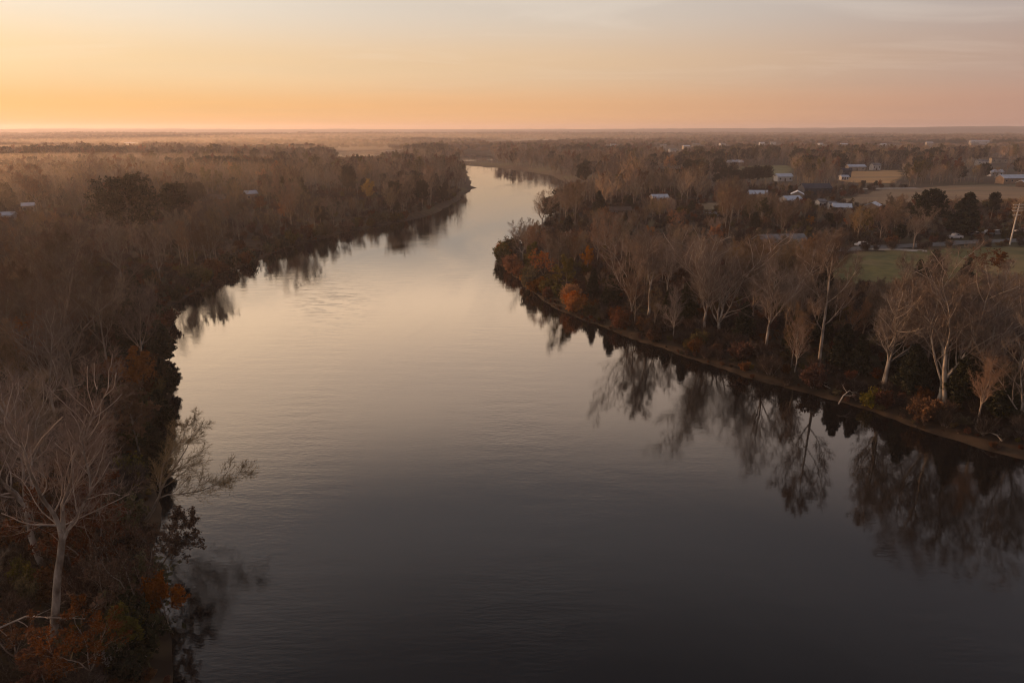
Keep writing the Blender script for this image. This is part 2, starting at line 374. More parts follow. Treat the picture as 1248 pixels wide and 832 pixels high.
def leaf_tree(name, seed, Ht, leafmat, lod=1, form='central', dens=1.0, spread=1.0, lean=0.0, size=None):
    rng = np.random.default_rng(seed)
    L0, L1, rat = skeleton(rng, Ht, form, lean, spread)
    tr, cr = MB(), MB(); tube(tr, *L0, 7, 0); tube(tr, *L1, 4, 0)
    L2 = grow(rng, *L1, 8, .15, 1, .7, .5, 5, trop=.05, jit=.12, rr=.5); tube(cr, *L2, 3, 0, .012)
    L3 = grow(rng, *L2, 6, .15, 1, .7, .55, 4, trop=.03, jit=.18, rr=.55); tube(cr, *L3, 2, 0, .008)
    P = L3[0]; keep = rng.random(len(P)) < .82; P = P[keep]
    n = int((26, 12, 4)[lod]*dens)
    cards(cr, rng, along(rng, P, n, Ht*.012), size or (.10, .17, .40)[lod], 1)
    return tr.mesh(name+'_trunk', ['bark']), cr.mesh(name+'_crown', ['bark', leafmat])

def pine_tree(name, seed, Ht, kind='pine', lod=1, width=1.0):
    """pine: open tiers of up-curved boughs with needle tufts; cedar: dense narrow cone"""
    rng = np.random.default_rng(seed); tr, cr = MB(), MB()
    S = 10; z = np.linspace(-.4, Ht*.98, S); P = np.zeros((1, S, 3)); P[0, :, 2] = z; P[0, :, :2] = np.cumsum(rng.standard_normal((S, 2))*.06, 0)
    R0 = (Ht*.017*np.linspace(1, .1, S))[None]; tube(tr, P, R0, 7, 0)
    n = (70 if kind == 'pine' else 120) if lod < 2 else 40
    t = np.sort(rng.random(n)*(.68 if kind == 'pine' else .93)+(.30 if kind == 'pine' else .06))
    prof = (np.sqrt(np.clip(1-((t-.42)/.60)**2, 0.02, 1))*.30 if kind == 'pine' else (np.clip(1.03-t, 0, 1)**.75)*.27)*Ht*width
    prof = prof*(.55+.65*rng.random(n)); S1 = 6; A = np.empty((n, S1, 3))
    f = t*(S-1); i = np.minimum(f.astype(int), S-2); fr = (f-i)[:, None]; p = P[0, i]*(1-fr)+P[0, i+1]*fr
    ph = np.arange(n)*2.4+rng.random(n); d = np.stack([np.cos(ph), np.sin(ph), np.full(n, .18 if kind == 'pine' else .35)+.3*t], 1); d = nrm(d)
    A[:, 0] = p
    for k in range(1, S1): d = nrm(d+np.array([0,0,.07])+rng.standard_normal((n, 3))*.06); p = p+d*(prof/(S1-1))[:, None]; A[:, k] = p
    Ra = (Ht*.0045*np.linspace(1, .2, S1))[None]*np.ones((n, 1)); tube(cr, A, Ra, 3, 0, .012)
    L2 = grow(rng, A, Ra, 8, .25, 1, .8, .36, 4, trop=.05, jit=.1, rr=.6, shape=.3); tube(cr, *L2, 2, 0, .01)
    m_ = (50, 30, 12)[lod]
    C = along(rng, L2[0], m_, Ht*.012); C[:, 2] += Ht*.006
    cards(cr, rng, C, (.16, .24, .5)[lod], 1, flat=.3, el=1.3)
    return tr.mesh(name+'_trunk', ['bark']), cr.mesh(name+'_crown', ['bark', 'pine' if kind == 'pine' else 'cedar'])

def shrub(name, seed, r, h, mat, lod=1, dens=1.0):
    rng = np.random.default_rng(seed); st, fo = MB(), MB(); n = 26
    ph = rng.random(n)*2*PI; an = .15+.75*rng.random(n); d = np.stack([np.sin(an)*np.cos(ph)*r/h*1.1, np.sin(an)*np.sin(ph)*r/h*1.1, np.cos(an)], 1)
    P = np.empty((n, 5, 3)); p = np.stack([rng.standard_normal(n)*.12*r, rng.standard_normal(n)*.12*r, np.full(n, -.2)], 1); P[:, 0] = p
    for k in range(1, 5): d = d+rng.standard_normal((n, 3))*.08; p = p+d*(h*(.7+.45*rng.random(n))/4)[:, None]; P[:, k] = p
    R0 = np.linspace(.03, .008, 5)[None]*np.ones((n, 1)); tube(st, P, R0, 3, 0, .008)
    L2 = grow(rng, P, R0, 8, .2, 1, .6, .45, 4, trop=.04, jit=.15); tube(st, *L2, 2, 0, .007)
    if mat == 'brush':
        L3 = grow(rng, *L2, 6, .1, 1, .6, .6, 3, trop=.05, jit=.2); tube(fo, *L3, 2, 0, .007); slivers(fo, rng, *L3, 4, .3, .01, 0)
    else:
        cards(fo, rng, along(rng, L2[0], int((26, 12, 5)[lod]*dens), .09*h**.5), (.08, .13, .25)[lod], 0)
    return st.mesh(name+'_stems', ['bark']), fo.mesh(name+'_foliage', [mat])

# ------------------------------------------------------------------ the setting
def build_ground():
    r = [0.0]; x = 6.0
    while x < 7600: r.append(x); x *= 1.0155
    r = np.array(r)
    th = np.concatenate([np.linspace(-62, 62, 460), np.linspace(66, 294, 46)])*PI/180
    nr, nth = len(r), len(th)
    X = (r[:, None]*np.sin(th)[None]); Y = (r[:, None]*np.cos(th)[None])
    sd = water_sd(X, Y); Z = height(X, Y, sd)
    V = np.stack([X.ravel(), Y.ravel(), Z], 1)
    i = np.arange(nr-1)[:, None]*nth; j = np.arange(nth)[None]; j2 = (j+1) % nth
    F = np.stack([i+j, i+nth+j, i+nth+j2, i+j2], -1).reshape(-1, 4)
    mb = MB().add(V, F, 0, True); me = mb.mesh('ground', ['ground'])
    for nm, arr in (('sd', sd), ('dist', np.hypot(X, Y).ravel())):
        a = me.attributes.new(nm, 'FLOAT', 'POINT'); a.data.foreach_set('value', arr.astype(np.float32))
    tag(link('ground', me), 'dark leaf-littered ground of the wooded plain', kind='structure')
build_ground()
def build_water():
    V = [(-700,-60,0), (300,-60,0), (300,1950,0), (-700,1950,0)]
    # one sheet just under the banks, cut in strips so it stays inside the river valley
    mb = MB(); mb.add(V, [(0,1,2,3)])
    tag(link('river', mb.mesh('river', ['water'])), 'smooth river mirroring the sunset sky', kind='structure')
build_water()

def drape(name, poly, mat, step, lift=.12, label=None):
    poly = np.array(poly); x0, y0 = poly.min(0)-step; x1, y1 = poly.max(0)+step
    xs = np.arange(x0, x1, step); ys = np.arange(y0, y1, step*1.5); X, Y = np.meshgrid(xs, ys); sd = poly_sd(X, Y, poly).reshape(X.shape)
    Z = height(X, Y).reshape(X.shape)+lift
    c = (sd[:-1, :-1]+sd[1:, 1:])/2 < 0; n = X.shape[1]
    i, j = np.nonzero(c); b = i*n+j
    mb = MB().add(np.stack([X.ravel(), Y.ravel(), Z.ravel()], 1), np.stack([b, b+1, b+n+1, b+n], -1), 0, True)
    return tag(link(name, mb.mesh(name, [mat])), label, kind='structure')
def G(px, py, z=3.4): return gp(px, py, z)
FIELDS = [
    ('lawn', [G(1010,330), G(1035,307), G(1120,304), G(1250,300), G(1330,296), G(1340,330), G(1250,345), G(1180,352), G(1060,350), G(1000,348)], 'lawn', 1.2, 'dull green lawn behind the sycamores on the right bank'),
    ('field', [G(1040,240), G(1075,231), G(1160,226), G(1250,224), G(1340,222), G(1360,246), G(1250,250), G(1180,246), G(1100,252), G(1010,246)], 'tan', 4, 'wide tan stubble field at the right edge'),
    ('field', [G(1030,208.5), G(1096,207.5), G(1100,214), G(1092,222), G(1060,223), G(1026,222)], 'gold', 6, 'golden stubble field between dark tree lines'),
    ('field', [G(890,203), G(962,201.5), G(965,207), G(956,216), G(925,218), G(880,212)], 'green', 6, 'pale green pasture behind the dark pine row'),
    ('field', [G(850,249), G(885,245), G(900,248), G(890,254), G(860,256)], 'tan', 3, 'small tan clearing among the woods in the middle'),
]
for nm, poly, mt, st, lb in FIELDS: drape(nm, poly, mt, st, label=lb)
def ribbon(name, pts, w, mat, label, lift=.2):
    P = []
    for a, b in zip(pts[:-1], pts[1:]):
        n = max(2, int(math.hypot(b[0]-a[0], b[1]-a[1])/4))
        P += [(a[0]+(b[0]-a[0])*k/n, a[1]+(b[1]-a[1])*k/n) for k in range(n)]
    P.append(pts[-1]); P = np.array(P); T = np.gradient(P, axis=0); T /= np.linalg.norm(T, axis=1)[:, None]
    Nn = np.stack([-T[:, 1], T[:, 0]], 1); K = 4; rows = [P+Nn*w*(k/(K-1)-.5) for k in range(K)]
    Q = np.stack(rows, 1); Z = height(Q[..., 0], Q[..., 1]).reshape(Q.shape[:2])+lift
    V = np.concatenate([Q, Z[..., None]], -1).reshape(-1, 3); i = (np.arange(len(P)-1)[:, None]*K+np.arange(K-1)[None]).ravel()
    o = link(name, MB().add(V, np.stack([i, i+1, i+K+1, i+K], -1), 0, True).mesh(name, [mat])); tag(o, label, kind='structure'); return P
ROAD = ribbon('road', [G(900,312), G(960,307), G(1020,303.5), G(1060,301), G(1095,299.5), G(1150,297), G(1200,293.5), G(1250,291.5), G(1330,289)], 6.5, 'asphalt', 'grey road along the far edge of the lawn')
PATH = ribbon('path', [G(1050,302.5), G(1095,303.5), G(1130,306)], 3.5, 'gravel', 'pale gravel pull-off beside the road')
LANE = ribbon('road', [G(960,228), G(1010,230), G(1060,230.5), G(1120,229)], 7, 'gravel', 'pale lane crossing the valley in front of the golden field')

# ------------------------------------------------------------------ clearings where no wild tree may stand
CLEAR = [np.array(f[1]) for f in FIELDS]
KEEP = []                       # (x, y, r) discs
LINES = [ROAD, LANE]
def keep(x, y, r): KEEP.append((x, y, r))

HAZE = 1.7e-4
# ------------------------------------------------------------------ tree library
LIB = {}
def lib(key, res): LIB[key] = res[:2]
for k in range(3): lib(f'barehi{k}', bare_tree(f'bare_tree_near{k}', 100+k, 16, ('vase', 'central')[k % 2], 0, spread=1.1))
for k in range(6): lib(f'bare{k}', bare_tree(f'bare_tree_shape{k}', 120+k, 16, ('vase', 'central', 'vase')[k % 3], 1, spread=1.2+.25*(k % 2)))
for k in range(5): lib(f'syc{k}', bare_tree(f'sycamore_shape{k}', 140+k, 18, 'vase', 1, pale=True, dense=.9, spread=(1.0, 1.3, 1.15, .8, 1.2)[k], lean=(0, -.10, .05, .0, .12)[k]))
lib('orange0', leaf_tree('orange_tree_shape', 160, 11, 'orange', 1)); lib('orange1', leaf_tree('orange_oak_shape', 161, 10, 'orange', 1, 'vase'))
lib('yellow0', leaf_tree('yellow_tree_shape', 162, 11, 'yellow', 1)); lib('russet0', leaf_tree('russet_tree_shape', 163, 11, 'russet', 1)); lib('russet1', leaf_tree('russet_oak_shape', 164, 11, 'russet', 1, 'vase'))
lib('olive0', leaf_tree('olive_tree_shape', 165, 10, 'olive', 1))
for k in range(2):
    lib(f'pine{k}', pine_tree(f'pine_shape{k}', 170+k, 17, 'pine', 1, width=1.1)); lib(f'cedar{k}', pine_tree(f'cedar_shape{k}', 174+k, 13, 'cedar', 1))
BASEH = dict(bare=16, syc=18, orange0=11, orange1=10, yellow0=11, russet0=11, russet1=11, olive0=10, pine=17, cedar=13)
def baseh(k): return BASEH.get(k) or BASEH[k.rstrip('0123456789').replace('barehi', 'bare')]
for k, mt in enumerate(['olive', 'russet', 'orange', 'brush', 'brush', 'olive', 'cedar', 'drygrass']):
    LIB[f'shrub{k}'] = shrub(f'shrub_shape{k}', 190+k, 1.5, 2.2 if k != 7 else 1.3, mt, 1, 1.3)
SHM = ['olive', 'russet', 'orange', 'brush', 'brush', 'olive', 'cedar', 'drygrass']

def plant(name, key, x, y, ht=None, rz=None, label=None, cat='tree', group=None, tilt=None, sc_=None, z=None):
    tm, cm = LIB[key]; s = sc_ if sc_ else (ht/baseh(key)); rz = random.random()*6.28 if rz is None else rz
    o = bpy.data.objects.new(name, None); COL.objects.link(o); o.location = (x, y, hgt(x, y)-.05 if z is None else z)
    if tilt: o.rotation_euler = (tilt[0], tilt[1], rz)
    else: o.rotation_euler = (0,0,rz)
    o.scale = (s, s, s) if not hasattr(s, '__len__') else s; o.empty_display_size = .3
    tag(o, label, cat, group)
    isT = cat != 'shrub'
    for nm, me in (('trunk' if isT else 'stems', tm), ('crown' if isT else 'foliage', cm)):
        c = bpy.data.objects.new(nm, me); COL.objects.link(c); c.parent = o
    return o
random.seed(5)
def topz(Y, py, px=624):
    v = (py-416)/FPX; t = Y/(CP-v*SP); return H-t*(SP+v*CP)
def at_px(name, key, px, py, top, label, cat='tree', rz=None, wide=1.0, r=2.2, group=None, zb=3.0, tilt=None):
    x, y = gp(px, py, zb); zb = hgt(x, y); x, y = gp(px, py, zb); ht = topz(y, top)-zb
    s = ht/baseh(key); keep(x, y, r)
    return plant(name, key, x, y, sc_=(s*wide, s*wide, s), rz=rz, label=label, cat=cat, group=group, tilt=tilt)

# ------------------------------------------------------------------ trees of the photograph one can tell apart
# the big foreground sycamore and its neighbours get crowns of their own
LIB['heroA'] = bare_tree('leaning_sycamore', 301, 22, 'vase', 0, pale=True, lean=.62, spread=.8, fork=.42, dense=.7)[:2]; BASEH['heroA'] = 22
LIB['heroB'] = bare_tree('second_sycamore', 302, 20, 'vase', 0, pale=True, lean=-.06, spread=.95, fork=.36, dense=.75)[:2]; BASEH['heroB'] = 20
LIB['heroC'] = bare_tree('tall_grey_tree', 307, 21, 'vase', 0, lean=0, spread=1.25, dense=.8)[:2]; BASEH['heroC'] = 21
LIB['heroD'] = bare_tree('overhanging_tree', 305, 11, 'vase', 0, spread=1.25, fork=.30, dense=.9)[:2]; BASEH['heroD'] = 11
at_px('sycamore_tree', 'heroA', 66, 785, 452, 'tall pale-barked bare sycamore in the bottom left corner, its white trunk leaning right', rz=0, r=4)
at_px('sycamore_tree', 'heroB', 54, 700, 450, 'pale-barked bare sycamore just behind and left of the tallest foreground sycamore', rz=.4, r=3)
at_px('bare_tree', 'heroC', 92, 505, 292, 'tall grey bare tree rising over the left wood beside the orange tree', rz=.2, r=4)
at_px('bare_tree', 'heroD', 176, 640, 500, 'bare dark tree leaning out over the water from the near left bank', rz=0, r=2, tilt=(.1, .62), zb=2)
LIB['darkleaf'] = leaf_tree('dark_red_tree', 311, 9, 'russet', 0, 'central', dens=.55, lean=.25, size=.10)[:2]; BASEH['darkleaf'] = 9
LIB['rustoak'] = leaf_tree('rust_oak', 312, 9, 'russet', 0, 'vase', dens=1.3, spread=1.2, size=.11)[:2]; BASEH['rustoak'] = 9
LIB['rustoak2'] = leaf_tree('orange_brown_oak', 313, 8, 'orange', 0, 'central', dens=.9, spread=1.1, size=.11)[:2]; BASEH['rustoak2'] = 8
at_px('leafy_tree', 'darkleaf', 186, 705, 615, 'small dark red-leaved tree leaning over the water below the overhanging bare tree', rz=0, r=2, tilt=(0, .3), zb=2)
at_px('leafy_tree', 'rustoak', 178, 765, 655, 'rust-brown oak in full dead leaf at the near left waterline', r=2.5, zb=2.2)
at_px('leafy_tree', 'rustoak2', 208, 770, 700, 'low orange-brown oak hanging over the water at the near left waterline', r=2, zb=1.5, tilt=(0, .15))
at_px('leafy_tree', 'rustoak', 120, 720, 600, 'dark brown leafy oak in shade behind the foreground sycamore trunk', r=2.5, zb=2.6, wide=1.1)
at_px('leafy_tree', 'rustoak', 30, 560, 492, 'brown leafy oak low in the wood at the left edge', r=2)
at_px('leafy_tree', 'orange1', 34, 470, 384, 'bright orange-leaved tree in the wood at the left edge', r=4, wide=1.25)
at_px('leafy_tree', 'olive0', 30, 500, 425, 'olive-green leafy tree directly below the bright orange tree at the left edge', r=3)
at_px('leafy_tree', 'orange0', 176, 500, 436, 'orange-brown leafy tree on the left bank beneath the dark cedars', r=3, wide=1.2)
at_px('leafy_tree', 'russet0', 172, 560, 470, 'russet leafy tree at the left waterline below the orange-brown one', r=3, wide=1.2)
for (px, py, tp, lb, kk, wd) in [(112, 838, 752, 'low rust-brown leafy tree at the bottom edge, right of the foreground sycamore', 'rustoak', 1.2), (22, 812, 735, 'dark russet leafy tree in the bottom left corner, left of the foreground sycamore', 'russet1', 1.3), (162, 812, 745, 'olive-brown leafy tree at the bottom edge beside the water', 'olive0', 1.2),
        (88, 700, 630, 'dark red-brown leafy tree right behind the foreground sycamore trunk', 'russet0', 1.3), (134, 690, 628, 'small rust-brown tree between the foreground sycamore and the overhanging tree', 'rustoak', 1.2), (60, 850, 790, 'lowest russet bush-like tree on the bottom edge', 'russet0', 1.4), (140, 760, 690, 'dull brown leafy tree above the seed-head shrub', 'russet1', 1.2)]:
    at_px('leafy_tree', kk, px, py, tp, lb, r=1.6, wide=wd, zb=2.4)
for (px, py, tp, lb, kk, wd) in [(165, 395, 330, 'dark olive cedar set back on the left bank, highest of the bank cedars', 'cedar0', 1.3), (160, 432, 368, 'dark cedar on the left bank beside the pale broken snag', 'cedar1', 1.4),
        (200, 440, 390, 'dark bushy cedar at the left waterline above the orange-brown tree', 'cedar0', 1.4), (204, 482, 438, 'ragged dark cedar overhanging the left waterline', 'cedar1', 1.3), (198, 520, 478, 'low dark cedar overhanging the left waterline beside the russet tree', 'cedar0', 1.5),
        (192, 575, 515, 'small dark cedar overhanging the water above the leaning bare tree', 'cedar1', 1.3), (184, 350, 322, 'small dark cedar on the left bank slope above the mirrored trees', 'cedar1', 1.3)]:
    at_px('cedar_tree', kk, px, py, tp, lb, r=2.2, wide=wd, zb=1.6)
LIB['widepine'] = pine_tree('wide_pine', 320, 18, 'pine', 1, width=1.9)[:2]; BASEH['widepine'] = 18
at_px('pine_tree', 'widepine', 162, 300, 224, 'broad dark flat-topped pine standing high over the left wood', r=7)
at_px('pine_tree', 'pine1', 219, 285, 226, 'smaller dark pine just right of the broad flat-topped pine', r=4)
at_px('bare_tree', 'bare2', 48, 266, 203, 'many-stemmed bare tree standing tall against the mist at the far left', r=6, wide=1.5)
at_px('bare_tree', 'bare0', 97, 275, 226, 'slim forked bare tree between the far left bare tree and the broad pine', r=5)
at_px('cedar_tree', 'cedar0', 92, 285, 256, 'small dark cedar at the foot of the slim forked bare tree', r=2, wide=1.3)
at_px('sycamore_tree', 'syc1', 150, 352, 268, 'pale bare sycamore on the left bank below the broad pine', r=4, wide=1.2)
at_px('sycamore_tree', 'syc2', 196, 345, 276, 'slim pale bare sycamore on the left bank right of and below the broad pine', r=4, wide=.8)
at_px('sycamore_tree', 'syc3', 292, 300, 262, 'single pale-trunked bare tree on the left bank above the first bright water gap', r=3, wide=.8)
at_px('leafy_tree', 'yellow0', 450, 250, 222, 'yellow-leaved tree among grey woods on the left peninsula', r=5, wide=1.2)
at_px('leafy_tree', 'russet0', 318, 262, 240, 'dark russet tree in the left wood right below the pale blue roof', r=5, wide=1.3)
at_px('leafy_tree', 'russet1', 400, 250, 220, 'dark russet tree among grey woods left of the yellow tree', r=5, wide=1.3)
for (px, py, tp, lb) in [(128, 192.0, 184, 'dark pine clump rising from the mist on the far left'), (270, 214, 193, 'dark pine at the back of the left wood, left of the peninsula'), (368, 212, 193.5, 'dark pointed pine on the skyline of the left peninsula'),
        (345, 213, 192, 'dark narrow pine at the back of the left peninsula wood'), (430, 212, 190, 'dark pine in front of the bright far water'), (497, 212, 189, 'tallest dark pine of the left peninsula skyline'), (545, 214, 198, 'dark pine near the tip of the left peninsula'), (562, 216, 203, 'last dark pine at the very tip of the left peninsula')]:
    at_px('pine_tree', 'pine0' if px % 2 else 'cedar1', px, py, tp, lb, r=5, wide=1.4)
# right bank: the row of sycamores along the shore, left to right
SYC = [(768, 388, 288, 'syc1', .9, 'thin pale sycamore leaning left, leftmost of the shore row', (0, -.12)), (790, 388, 272, 'syc0', 1.0, 'tall straight pale sycamore right beside the leftmost leaning one', None),
       (860, 402, 296, 'syc3', 1.1, 'pale bare sycamore with many upright stems, third of the shore row from the left', (0, -.05)), (877, 405, 288, 'syc2', 1.15, 'large spreading pale sycamore behind the orange waterside shrub', (0, .06)),
       (934, 428, 314, 'syc0', 1.0, 'pale vase-shaped sycamore standing alone in mid-row on the right shore', None), (998, 447, 283, 'syc3', .9, 'tallest sycamore of the right shore, its upright crown caught by warm light', (0, .05)),
       (1076, 476, 345, 'syc1', 1.1, 'sycamore with boughs sweeping left, below the dark cedar on the lawn edge', (0, -.08)), (1074, 474, 338, 'syc4', .8, 'slim pale sycamore sharing its foot with the left-sweeping one', (0, .06)),
       (1143, 492, 318, 'syc2', 1.0, 'big twin-stemmed sycamore crowned in front of the brown orchard bush', (0, -.06)), (1150, 494, 322, 'syc4', 1.0, 'sycamore leaning right beside the big twin-stemmed one', (0, .16)),
       (1197, 500, 345, 'syc3', .9, 'slender pale sycamore second from the right edge, shaded at its foot', (0, .08)), (1240, 520, 375, 'syc1', .9, 'pale low-forked sycamore cut by the right edge of the view', (0, -.05)),
       (975, 352, 300, 'syc4', .9, 'smaller pale-topped sycamore behind the tallest one, near the lawn', None), (560, 100, 0, None, 0, '', None)]
for q, (px, py, tp, kk, wd, lb, tl) in enumerate(SYC):
    if kk:                                       # every tree of the shore row has its own mesh
        nk = f'shore_sycamore{q}'; fk = (.12, .34, .22, .10, .30, .16, .26, .42, .14, .36, .46, .10, .2)[q]
        LIB[nk] = bare_tree(nk, 600+7*q, 18, 'central' if q in (5, 7, 10) else 'vase', 1, pale=True, dense=1.0, fork=fk, spread=(1.35, 1.15, 1.3, 1.35, 1.3, .95, 1.45, 1.1, 1.35, 1.2, 1.1, 1.4, 1)[q])[:2]; BASEH[nk] = 18; kk = nk
    if kk: wd *= 1.18; at_px('sycamore_tree', kk, px, py, tp, lb, wide=wd, tilt=tl, r=2.6, zb=2.2)
at_px('bare_tree', 'bare5', 659, 282, 233, 'round-crowned bare tree silhouetted against the water on the wooded point', r=5, wide=1.3)
at_px('bare_tree', 'bare3', 634, 306, 268, 'small round bare tree at the tip of the wooded point', r=4, wide=1.1, zb=2)
at_px('bare_tree', 'bare2', 1113, 303, 254, 'round bare shade tree standing alone by the road', r=5, wide=1.5)
for (px, py, tp, kk, wd, lb) in [(730, 262, 233, 'cedar0', 1.3, 'dark cedar in the right wood, upper left of the orange trees'), (692, 284, 262, 'cedar1', 1.4, 'small dark cedar behind the wooded point'), (767, 256, 238, 'cedar1', 1.2, 'small dark cedar left of the white house in the wood'),
        (710, 228, 200, 'pine1', 1.1, 'dark pine high in the right wood near the far river bend'), (801, 222, 207, 'cedar0', 1.4, 'small dark cedar below the highest orange tree'), (842, 258, 244, 'cedar1', 1.5, 'dark cedar directly above the brightest orange tree'),
        (919, 282, 259, 'cedar0', 1.5, 'small dark cedar above the long grey-roofed house'), (1127, 282, 233, 'pine0', 1.3, 'large dark rounded pine, left one of the two big pines by the road'), (1172, 286, 234, 'cedar1', 1.5, 'largest dark cone-shaped evergreen beside the parked cars'),
        (1207, 268, 236, 'pine1', .8, 'slim dark pine between the largest evergreen and the utility pole'), (1136, 345, 305, 'cedar0', 1.5, 'dark spreading cedar on the near edge of the lawn'), (1120, 338, 316, 'cedar1', 1.4, 'low dark cedar touching the left side of the lawn-edge cedar'),
        (1176, 345, 314, 'cedar1', 1.2, 'small dark cedar between two sycamore crowns at the lawn edge'), (958, 330, 312, 'cedar0', 1.4, 'small dark cedar just below the long grey-roofed house'), (1022, 455, 400, 'cedar1', 1.2, 'dark shaded cedar right behind the tallest sycamore trunk')]:
    at_px('pine_tree' if 'pine' in kk else 'cedar_tree', kk, px, py, tp, lb, r=3, wide=wd)
for i, (px, py, tp) in enumerate([(886, 224, 206), (897, 225, 208), (909, 226, 205), (921, 226, 203), (932, 225, 203), (873, 228, 212)]):
    at_px('pine_tree', ('pine0', 'pine1')[i % 2], px, py, tp, 'dark pine of the close row in front of the pale green pasture', r=4, wide=1.3, group='dark pines before the pale pasture')
for (px, py, tp, kk, wd, lb) in [(823, 285, 256, 'orange1', 1.3, 'brightest orange-leaved tree in the middle of the right wood'), (871, 302, 276, 'orange0', 1.4, 'wide rusty orange tree below the brightest orange one'), (816, 212, 191, 'orange0', 1.5, 'highest and farthest orange tree of the right wood'),
        (787, 298, 276, 'orange1', 1.0, 'dull orange tree behind the leftmost shore sycamores'), (986, 280, 264, 'orange0', 1.3, 'small orange tree above the long grey-roofed house'), (716, 335, 304, 'orange0', 1.0, 'orange tree on the slope of the wooded point'),
        (690, 362, 318, 'olive0', 1.2, 'olive-yellow leafy tree at the waterline of the wooded point'), (664, 350, 312, 'orange1', 1.2, 'orange-brown leafy tree overhanging the water on the wooded point'), (648, 338, 300, 'olive0', 1.2, 'dark olive tree near the tip of the wooded point'),
        (1190, 338, 300, 'russet1', 1.4, 'wide red-brown bush-like tree on the lawn, left of two'), (1216, 340, 308, 'russet0', 1.4, 'red-brown bush-like tree on the lawn, right of two'), (930, 335, 306, 'russet0', 1.2, 'red-brown leafy tree below the long grey-roofed house'),
        (1070, 270, 254, 'olive0', 1.2, 'small olive-leaved tree left of the two big dark pines'), (755, 300, 272, 'russet1', 1.2, 'brown leafy tree in the right wood behind the dull orange one')]:
    at_px('leafy_tree', kk, px, py, tp, lb, r=3, wide=wd)
for i, (px, py, tp, kk, wd) in enumerate([(1046, 462, 412, 'cedar1', 1.1), (1106, 484, 425, 'cedar0', 1.2), (1118, 488, 440, 'cedar1', 1.0), (1170, 500, 430, 'cedar0', 1.2), (1216, 512, 446, 'cedar1', 1.2), (905, 414, 368, 'cedar1', 1.1),
        (966, 434, 384, 'cedar0', 1.1), (836, 394, 345, 'cedar0', 1.2), (814, 388, 350, 'cedar1', 1.0), (745, 376, 335, 'cedar1', 1.2), (722, 366, 330, 'cedar0', 1.0), (1000, 420, 372, 'cedar0', 1.1), (1090, 455, 405, 'cedar1', 1.1), (1150, 462, 410, 'cedar1', 1.0)]):
    at_px('cedar_tree', kk, px, py, tp, 'shaded dark cedar growing between and beneath the right-shore sycamores', r=1.6, wide=wd, zb=2.6, group='dark cedars beneath the sycamores')
# a few odd pale things at the water's edge
def limb(name, pts, r0, label, mat='driftwood', kids=4, seed=1):
    rng = np.random.default_rng(seed); P = np.array([pts], float); Rr = np.linspace(r0, r0*.35, P.shape[1])[None]
    mb = MB(); tube(mb, P, Rr, 7, 0); L1 = grow(rng, P, Rr, kids, .3, 1, .8, .4, 5, trop=.05, jit=.15); tube(mb, *L1, 4, 0, .01)
    L2 = grow(rng, *L1, 4, .3, 1, .7, .5, 4, trop=.05, jit=.15); tube(mb, *L2, 3, 0, .008)
    return tag(link(name, mb.mesh(name, [mat])), label, 'driftwood')
def lp(px, py, z, dz): x, y = gp(px, py, z); return (x, y, z+dz)
limb('fallen_branch', [lp(1022, 492, .9, 0), lp(1027, 487, 1, .7), lp(1034, 484, 1, 1.1), lp(1040, 483, 1, .5)], .10, 'curved bleached branch lying on the muddy right bank, left of two', seed=2)
limb('fallen_branch', [lp(1196, 528, 1, 0), lp(1206, 531, 1, .5), lp(1214, 535, 1, .6), lp(1220, 539, .8, .2)], .09, 'pale fallen branch on the muddy bank near the right edge', seed=3)
limb('fallen_branch', [lp(985, 462, 1, 0), lp(992, 466, 1, .3), lp(1000, 470, 1, .4), lp(1012, 474, .8, .1)], .08, 'short bleached log on the muddy bank below the tallest sycamore', seed=4)
limb('fallen_branch', [lp(-30, 812, 3, 2.2), lp(10, 800, 3, 2.6), lp(40, 786, 3, 2.6), lp(75, 782, 3, 2.2), lp(108, 772, 3, 1.4)], .09, 'long thin pale branch stretched across the bottom left corner', mat='palelimb', seed=5, kids=5)
limb('broken_snag', [lp(173, 436, 2, 0), lp(173, 434, 2, 1.2), lp(174, 430, 2, 2.4), lp(172, 428, 2, 3.2)], .22, 'short white broken snag among dark cedars on the left bank', mat='white', seed=6)
x, y = gp(135, 800, 2.4); keep(x, y, 1.6)
LIB['fluffy'] = shrub('seed_shrub', 330, .8, 2.6, 'fluff', 0, .35)
plant('seedhead_shrub', 'fluffy', x, y, sc_=1.0, label='slim shrub with whitish seed heads at the bottom left', cat='shrub')

